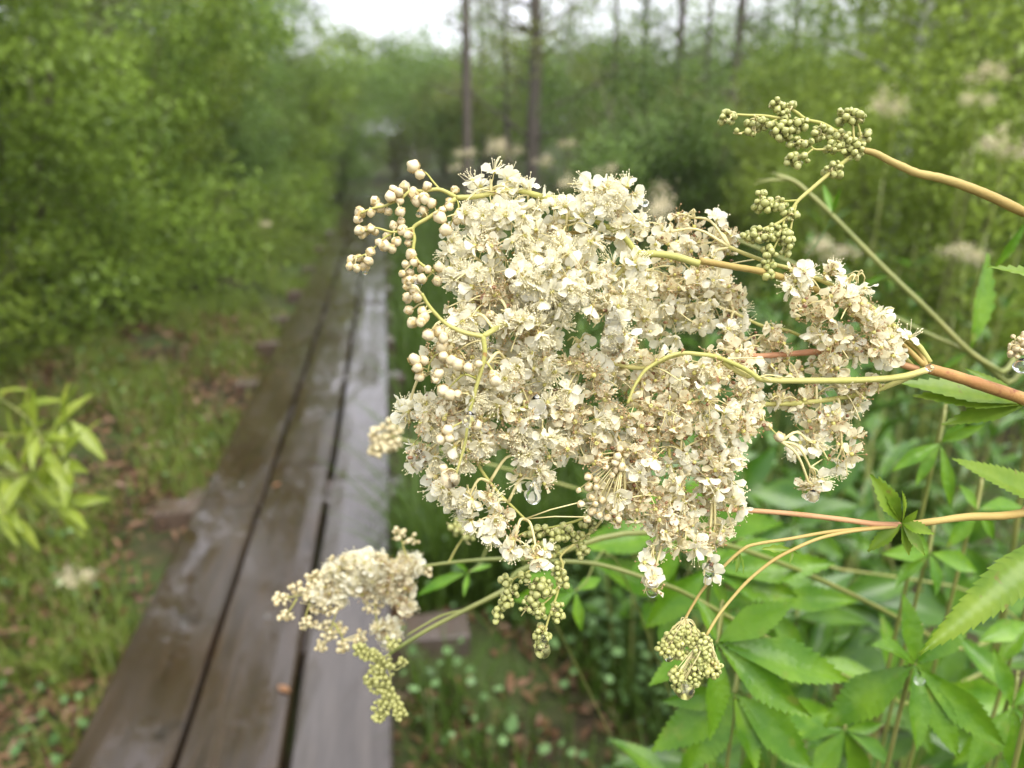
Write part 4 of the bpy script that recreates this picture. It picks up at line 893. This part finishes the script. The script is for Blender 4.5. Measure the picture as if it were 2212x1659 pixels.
for x, y, rx, ry, n, age in ((700, 470, 180, 70, 24, .25), (870, 500, 120, 80, 20, .5), (860, 610, 120, 90, 22, .65), (560, 540, 150, 80, 22, .2), (930, 720, 60, 60, 9, .7), (700, 600, 120, 70, 14, .5), (460, 640, 120, 60, 12, .2), (820, 900, 70, 90, 10, .2), (960, 470, 60, 50, 6, .4)):
    u, v = c7(x, y); K.cluster(u, v, rx/k7, ry/k7, dk, int(n*1.7), age, sc=.85)
bl(K, c7, k7, [(560, 470, 160, 70, 24), (400, 560, 100, 60, 16), (330, 640, 110, 60, 18), (130, 700, 60, 45, 9), (160, 800, 60, 35, 8), (220, 620, 50, 40, 5), (430, 740, 120, 70, 22), (300, 850, 60, 45, 9), (450, 900, 110, 60, 20), (380, 1000, 50, 45, 7), (530, 1010, 45, 45, 7), (720, 720, 70, 80, 14), (900, 270, 50, 45, 7), (990, 310, 40, 40, 4), (340, 560, 60, 50, 8), (700, 450, 150, 60, 16), (650, 950, 50, 60, 8), (1100, 520, 30, 25, 3), (640, 640, 120, 50, 10)], dk, .00098, 'pale')
bl(K, c7, k7, [(1290, 220, 70, 50, 14), (1360, 270, 50, 50, 8)], .297, .0012, 'green'); K.finish(0)
# yellow green companion, its own stem crossing to the bud spray
f5 = P(1400, 1150, .30); t5 = [P(1720, 1230, .36), P(2050, 1400, .48), P(2250, 1560, .6)]; t5 += [t5[-1]*np.array([1, 1, 0]) + np.array([.04, .04, -.03])]
Y = Spray('yellow_bud_spray', 'yellow green bud spray hanging over the right plank edge below the smaller cream head', 'flower', (t5[-1][0], t5[-1][1], 0), 'meadowsweet in the foreground', 11)
Y.branch([P(*c7(x, y), d) for x, y, d in ((835, 1050, .275), (920, 995, .275), (1100, 885, .276), (1330, 765, .278), (1480, 690, .28), (1600, 620, .284), (1750, 480, .288))] + [f5] + t5, .0006, .0014, 'stem_green', 'stem', 8, attach=False)
Y.px(c7, [(840, 1045), (790, 1090), (770, 1180), (740, 1260)], .275, .275, .35, .2, 'bud_yellow'); Y.px(c7, [(800, 1080), (840, 1200), (830, 1320), (880, 1420), (910, 1480)], .275, .275, .35, .2, 'bud_yellow')
Y.px(c7, [(830, 1300), (790, 1380), (770, 1450)], .275, .275, .25, .2, 'bud_yellow'); Y.px(c7, [(800, 1070), (700, 1040), (630, 1030)], .275, .275, .25, .2, 'bud_yellow'); Y.px(c7, [(1330, 765), (1180, 800), (1050, 870), (950, 930)], .278, .276, .5, .3, 'stem_green')
bl(Y, c7, k7, [(650, 1030, 60, 40, 12), (720, 1060, 80, 45, 16), (790, 1110, 90, 50, 18), (720, 1210, 60, 60, 16), (800, 1200, 60, 70, 16), (740, 1270, 45, 40, 9), (820, 1290, 50, 50, 12), (850, 1350, 50, 50, 12), (780, 1410, 55, 60, 15), (900, 1430, 45, 55, 13), (920, 1110, 35, 25, 4), (860, 980, 50, 50, 8), (770, 1460, 40, 40, 8)], .275, .0009, 'yellow')
Y.finish(twig_mat='bud_yellow', ped_mat='bud_yellow')
# soft heads just behind the large one
for nm, lab, u, v, ru, rv, d, n, kd, rad, tx in (('small_bloom', 'pale out of focus flower tip peeking out left of the large flower head', 836, 945, 36, 40, .40, 46, 'pale', .0016, 960), ('edge_bud_tip', 'tan bud tip with a water drop entering at the right edge', 2212, 745, 32, 26, .197, 22, 'cream', .0009, 2300)):
    p = P(u, v, d); e = P(tx, v + 30, d*1.02); tl = [P(1700, 1200, .48), P(2250, 1450, .62)] if u < 2000 else [P(2420, 900, .24)]; tl += [tl[-1]*np.array([1, 1, .4]) + np.array([.04, .03, 0]), tl[-1]*np.array([1, 1, 0]) + np.array([.05, .04, -.03])]
    Z = Spray(nm, lab, 'flower', (tl[-1][0], tl[-1][1], 0), 'meadowsweet in the foreground', n); Z.branch([P(u - ru*.3, v - 4, d), p, e] + tl, .0005, .0012, 'stem_green', 'stem', 7)
    Z.S = Z.S[:12]; Z.buds(u, v, ru, rv, d, n, rad, kd, twigs=6); Z.buds(u - ru*.4, v + rv*.5, ru*.7, rv*.6, d, n//2, rad, kd, twigs=3); Z.finish()

# ------------------------------------------------------------------ thin crossing stems with leaves (soft)
def stem_plant(nm, lab, pts, r0, r1, mat, leaves, base_shift, lm='herb_near'):
    e = pts[-1]; tl = ground_tail(e, *base_shift); S = Spray(nm, lab, 'plant', (tl[-1][0], tl[-1][1], 0), None, 3); S.branch(list(pts) + tl, r0, r1, mat, 'stem', 8, attach=False)
    for b, t, w in leaves: S.leaf(b, t, w, n_up + S.rng.normal(size=3)*.3, lm, teeth=8, droop=.15, fold=.2)
    return S
X1 = stem_plant('slanting_plant', 'thin yellow green stem slanting down behind the buds to a leafy joint at right', [P(*c5(x, y), .36) for x, y in ((560, 660), (680, 700), (800, 800), (930, 925), (1150, 1150), (1330, 1330), (1560, 1550))] + [P(*c6(1840, 285), .37), P(*c6(2060, 430), .38), P(*c6(2260, 560), .4)], .0009, .0016, 'stem_green',
    [(P(*c6(1850, 280), .37), P(*c5(1960, 1180), .37), .34), (P(*c5(930, 925), .36), P(*c5(870, 720), .37), .2), (P(*c5(930, 925), .36), P(*c5(990, 740), .35), .2), (P(*c5(930, 930), .36), P(*c5(740, 1210), .37), .3), (P(*c5(1330, 1310), .36), P(*c5(1090, 1410), .37), .2), (P(*c6(1850, 290), .37), P(*c6(1640, 430), .38), .25), (P(*c5(2000, 1300), .37), P(*c5(2230, 960), .36), .2)], (.1, .06))
for x, y, tx, ty in ((690, 700, 420, 690), (690, 695, 520, 640), (600, 690, 400, 720)):
    X1.px(c5, [(x, y), ((x + tx)/2, (y + ty)/2 - 12), (tx, ty)], .36, .36, .4, .2, 'stem_green')
stem_plant('slender_plant', 'second thin stem running from behind the flower head to the leafy joint at right', [P(*c5(280, 1080), .385), P(*c5(700, 1260), .385), P(*c6(1050, -90), .38), P(*c6(1250, 10), .38), P(*c6(1560, 170), .38), P(*c6(1830, 295), .38), P(*c6(2100, 500), .40), P(*c6(2300, 620), .42)], .0008, .0014, 'stem_green', [], (.11, .09))

# ------------------------------------------------------------------ palmate meadowsweet leaves, lower right
def palmate(lab, cf, c, tips, d, wr=.36, mat='herb_near', dd=None, group='palmate leaves at lower right', stem=True):
    p = P(*cf(*c), d); uu = cf(*c)[0]; base = np.array([p[0] + (.03 if uu > 1480 else .22), p[1] + (.05 if uu > 1480 else .16), 0.0]); S = Spray('palmate_leaf', lab, 'leaf', base, group, int(c[0]) % 97)
    rr = S.rng
    for i, (x, y) in enumerate(tips):
        tip = P(*cf(x, y), d + rr.normal()*.006 + (dd[i] if dd else 0))
        S.leaf(p, tip, wr*rr.uniform(.85, 1.15), n_up + rr.normal(size=3)*.22, mat, 'leaf_lobe', teeth=15, droop=rr.uniform(.08, .3), fold=rr.uniform(.15, .5), twist=rr.normal()*.3, tooth=.12, peak=.46, pleat=.011)
    if stem:
        mb = MB(); tube(mb, smooth_path([p, p*.8 + base*.2 + np.array([0, 0, p[2]*.17]), base + np.array([-.005, 0, p[2]*.5]), base + np.array([0, 0, -.03])], 5), .0007 if uu > 1480 else .0004, .0013 if uu > 1480 else .0005, 6); link('leaf_stalk', mb.mesh('leaf_stalk', M['stem_green'], off=S.base), S.t)
    return S
palmate('broad green palmate leaf behind the two drooping bud tips', c8, (545, 730), [(1010, 1170), (1240, 970), (530, 1250), (960, 520), (440, 480), (180, 950)], .295)
palmate('broad wet palmate leaf with water beads at the right of the lower corner', c8, (1620, 850), [(1130, 1170), (1630, 1310), (1830, 1345), (2085, 1290), (1370, 720), (1560, 470), (1900, 560)], .30)
palmate('lower palmate leaf pointing down left below the drooping bud tips', c8, (640, 1000), [(200, 1310), (400, 1430), (770, 1420), (1045, 1395), (260, 1050)], .325)
palmate('palmate leaf cut by the bottom right corner', c8, (2150, 1080), [(1900, 1430), (2180, 1500), (2400, 1300), (2020, 780), (2330, 830)], .33)
palmate('leaf with wide lobes under the lower stem in the middle', c8, (500, 330), [(1180, 330), (960, 530), (150, 620), (900, 180), (600, 560)], .37)
palmate('shaded palmate leaf at the bottom edge between the two broad leaves', c8, (1240, 1200), [(1050, 1480), (1350, 1530), (1500, 1400), (980, 1240), (1450, 1180)], .38)
palmate('leaf tucked right of the leafy node', c8, (1700, 240), [(1500, 420), (1750, 470), (1950, 330), (1450, 260), (1600, 120)], .36)
palmate('pale leaf at the right edge under the sharp toothed leaf', c8, (2230, 620), [(1960, 700), (2050, 850), (2250, 950), (2400, 760)], .35)
palmate('drooping strap lobed leaf left of the leafy node behind the pink stem', c6, (1650, 900), [(1330, 1080), (1700, 1330), (1480, 1180), (1960, 830), (1830, 760)], .34, .26)
palmate('leaf just right of the leafy node at the right edge', c6, (1900, 1350), [(1700, 1600), (2000, 1550), (2200, 1330), (1780, 1180)], .36)
palmate('leaf below the large flower head behind the hanging buds', c7, (2050, 640), [(1700, 560), (1800, 800), (2080, 900), (2212, 560), (1650, 700)], .40)
palmate('dim leaf behind the stem of the smaller cream head', c7, (1350, 520), [(1020, 670), (1150, 560), (1320, 680), (1500, 470), (1230, 440)], .42, .22)
palmate('leaf right below the lowest tips of the large flower head', c8, (330, 150), [(60, 330), (250, 420), (520, 280), (20, 120), (450, 60)], .42)
r5 = np.random.default_rng(55)
for i in range(34):
    u, v = r5.uniform(1430, 2300), r5.uniform(1000, 1720); d = r5.uniform(.44, .85); n = 5; a0 = r5.uniform(0, 6.3); L = r5.uniform(.045, .075)*FPX/d
    tips = [(u + L*math.cos(a0 + k*1.05 + r5.normal()*.15), v + L*.75*math.sin(a0 + k*1.05)) for k in range(n)]
    palmate('blurred green palmate leaf in the leaf mass at lower right', ident, (u, v), tips, d, .36, 'herb_shade' if d > .52 else 'herb_near', dd=list(r5.normal(size=n)*.015), group='blurred leaves of the lower right mass')  # leaves further back take the darker copy, shade painted by depth

def single(lab, b, t, w, db, dt, hint=None, teeth=20, mat='leaf_sharp', **kw):
    p = P(*b, db); base = np.array([p[0] + .05, p[1] + .02, 0]); S = Spray('toothed_leaf', lab, 'leaf', base, 'sharp toothed leaves at the right edge', 4)
    S.leaf(p, P(*t, dt), w, n_up if hint is None else hint, mat, 'leaf_blade', teeth=teeth, **kw)
    mb = MB(); tube(mb, smooth_path([p, p + np.array([.03, .01, -.03]), base + np.array([0, 0, p[2]*.5]), base + np.array([0, 0, -.03])], 5), .0007, .0013, 6); link('leaf_stalk', mb.mesh('leaf_stalk', M['stem_green'], off=S.base), S.t)
single('large sharply toothed leaf in focus reaching in from the right edge above the corner', (2330, 1120), (1992, 1408), .19, .205, .198, droop=.12, fold=.3, tooth=.12, pleat=.009)
single('toothed leaf in focus entering at the right edge below the main stem', (2330, 1100), (2062, 992), .22, .207, .2, droop=-.08, fold=.35, tooth=.15)
single('small pale toothed leaf tip at the right edge beside the crossing stem', (2300, 610), (2134, 577), .2, .2, .198, teeth=8, tooth=.4)

# ------------------------------------------------------------------ willow twig at the left edge
wb = P(-260, 1300, .8); WT = Spray('willow_twig', 'bright yellow green willow twigs with narrow leaves at the left edge', 'twig', (wb[0], wb[1], 0), None, 21)
for pts in ([(-330, 700), (-150, 800), (-20, 850), (60, 905), (95, 960)], [(-300, 880), (-120, 925), (20, 940), (110, 930), (150, 905)], [(-280, 1010), (-100, 1010), (40, 1020), (120, 1000), (150, 985)], [(-260, 1100), (-100, 1040), (30, 1030), (100, 1060), (130, 1100)], [(-250, 1050), (-120, 1000), (-20, 1060), (10, 1110)]):
    q = WT.px(ident, pts, .84, .78, 1.6, .5, 'stem_green', n=5)
    for i in range(8, len(q), 1):
        t = unit(q[i] - q[i-1]); a = WT.rng.normal(size=3)*.6 + t*.9 + np.array([0, 0, .35 if i % 2 else -.5]) + UP*(.5 if i % 2 else -.6); L = WT.rng.uniform(.035, .062)
        WT.leaf(q[i], q[i] + unit(a)*L, .26, n_up + WT.rng.normal(size=3)*.5, 'willow_twig_leaf', teeth=4, tooth=.03, droop=.2)
for p0 in ((-330, 700), (-300, 880), (-280, 1010), (-260, 1100), (-250, 1050)):
    a = P(*p0, .84); WT.branch([a, wb + np.array([-.02, .0, -.2]), wb*np.array([1, 1, 0]) + np.array([0, 0, -.03])], .0016, .004, 'bark_green', 'stem', 6, attach=False)

# ------------------------------------------------------------------ water drops
def drop_mesh(nm, r, elong):
    mb = MB(); prof = []
    for i in range(13):
        a = -math.pi/2 + math.pi*i/12; z = math.sin(a); x = math.cos(a)
        if z > 0: x *= (1 - .45*z); z *= elong
        prof.append((max(x, 0), z + 1))
    k = 16; V = [(0, 0, 0)]
    for x, z in prof[1:-1]: V += [(x*math.cos(2*math.pi*j/k)*r, x*math.sin(2*math.pi*j/k)*r, z*r) for j in range(k)]
    V.append((0, 0, prof[-1][1]*r)); n = len(prof) - 2
    F = [(0, 1 + (j+1) % k, 1 + j) for j in range(k)] + [(1 + i*k + j, 1 + i*k + (j+1) % k, 1 + (i+1)*k + (j+1) % k, 1 + (i+1)*k + j) for i in range(n-1) for j in range(k)] + [(1 + (n-1)*k + j, 1 + (n-1)*k + (j+1) % k, len(V)-1) for j in range(k)]
    mb.add(V, F); return mb.mesh(nm, M['water'])
for u, v, d, r, el, lab in (
    (1321, 770, .182, 27, 3.2, 'largest hanging water drop, wrapped round petals in the middle of the flower head'), (896, 630, .184, 17, .8, 'wide water drop under the curled bud strand at left'), (1152, 1088, .186, 17, 2.2, 'water drop at the tip of the strand below the middle of the flower head'),
    (906, 1016, .183, 19, 1.8, 'water drop hanging at the lower left edge of the flower head'), (1160, 895, .182, 20, 1.3, 'water drop on the petals at the centre left of the head'), (1408, 1289, .190, 13, 2.2, 'water drop at the lowest tip of the flower head'),
    (1530, 1249, .192, 13, 2.4, 'water drop at the brown strand right of the lowest tip'), (1172, 1420, .198, 18, 2.3, 'water drop round the lowest green buds under the head'), (1753, 1084, .197, 14, 1.1, 'water drop at the tip of the right hand cluster'),
    (1478, 1507, .192, 22, .9, 'water drop round the lower drooping bud tip at right'), (1444, 1428, .194, 12, .6, 'water drop under the upper drooping bud tip at right'), (2007, 802, .193, 9, .8, 'round bead of water on the branching node of the main stem'), (2203, 806, .195, 17, 1.0, 'water drop under the bud tip at the right edge'),
    (973, 1053, .172, 22, .9, 'water drop below the front buds at lower left of the head'), (1015, 924, .171, 17, 1.3, 'clear drop round a bud on the front strand at left'), (780, 480, .184, 5, .8, 'tiny drop under the leftmost buds'), (905, 470, .184, 7, .8, 'small drop below the bud near the upper left fork'), (789, 594, .183, 6, .5, 'tiny drop under the ring of buds at left'),
    (1062, 760, .181, 11, 1.0, 'small drop by the brown specks near the front fork'), (1338, 690, .182, 8, .8, 'tiny drop above the largest drop'), (992, 1112, .183, 8, .8, 'small drop on the lower left petals'), (1086, 1122, .183, 9, .8, 'bead of water on the petals of the lower left strand'), (1392, 447, .184, 10, .7, 'bead of water on the top right petals of the white flowers'),
    (1985, 1478, .292, 11, .7, 'bright bead of water on the broad leaf at right'), (2200, 1290, .2, 9, .8, 'bead of water on the toothed leaf at the right edge')):
    rr = r*d/FPX; p = P(u, v, d); thing('water_drop', lab, 'water drop', p, 'water drops on the plants', drop_mesh('water_drop', rr, el))
dome = None
for i, (u, v, r, lab) in enumerate(((398, 1350, 9, 'bright bead of rain water on the left plank'), (578, 1333, 9, 'bright bead of rain water on the middle plank beside the cream head'), (690, 882, 7, 'bright bead of water on the middle plank further off'), (650, 1046, 7, 'bead of water on the middle plank near its left gap'), (522, 1048, 7, 'bead of water on the left plank further off'), (360, 1382, 6, 'faint bead of water left of the bright one on the left plank'))):
    p = G(u, v, TOP + .002); d = np.dot(p - CAM, FW); t = thing('rain_bead', lab, 'water drop', p, 'rain beads on the planks', drop_mesh('rain_bead', r*.5*d/FPX, .4)); t.scale.z = .6

# ------------------------------------------------------------------ debris in the plank gap
for u, v, du_, dv_, lab in ((588, 1052, 18, -10, 'small wet leaf stuck in the gap between the left and middle planks'), (600, 1480, 26, 14, 'dark dead leaf lying on the middle plank')):
    p = G(u, v, TOP + .004); q = G(u + du_, v + dv_, TOP + .006); V, F = leaf_between(p, q, .5, np.array([0, 0, 1.0]), teeth=5, droop=-.1, fold=.2); mb = MB(); mb.add(V - p, F)
    thing('dead_leaf', lab, 'leaf', p, None, mb.mesh('dead_leaf', M['brown_bit']))
# ================================================================== rain haze
def haze():
    m, nt = new_mat('rain_haze'); out = node(nt, 'ShaderNodeOutputMaterial'); v = node(nt, 'ShaderNodeVolumePrincipled')
    v.inputs['Color'].default_value = (0.92, 0.93, 0.97, 1); v.inputs['Density'].default_value = 0.0008; v.inputs['Anisotropy'].default_value = 0.0
    nt.links.new(v.outputs['Volume'], out.inputs['Volume'])
    x0, x1, y0, y1, z0, z1 = -161, 161, -41, 281, -1.1, 14.0
    V = [(x, y, z) for z in (z0, z1) for y in (y0, y1) for x in (x0, x1)]
    mb = MB(); mb.add(V, [(0, 2, 3, 1), (4, 5, 7, 6), (0, 1, 5, 4), (2, 6, 7, 3), (0, 4, 6, 2), (1, 3, 7, 5)])
    o = link('haze', mb.mesh('haze', m, smooth=False), kind='stuff'); o['label'] = 'pale rain haze filling the air over the bog'; o['category'] = 'haze'
haze()
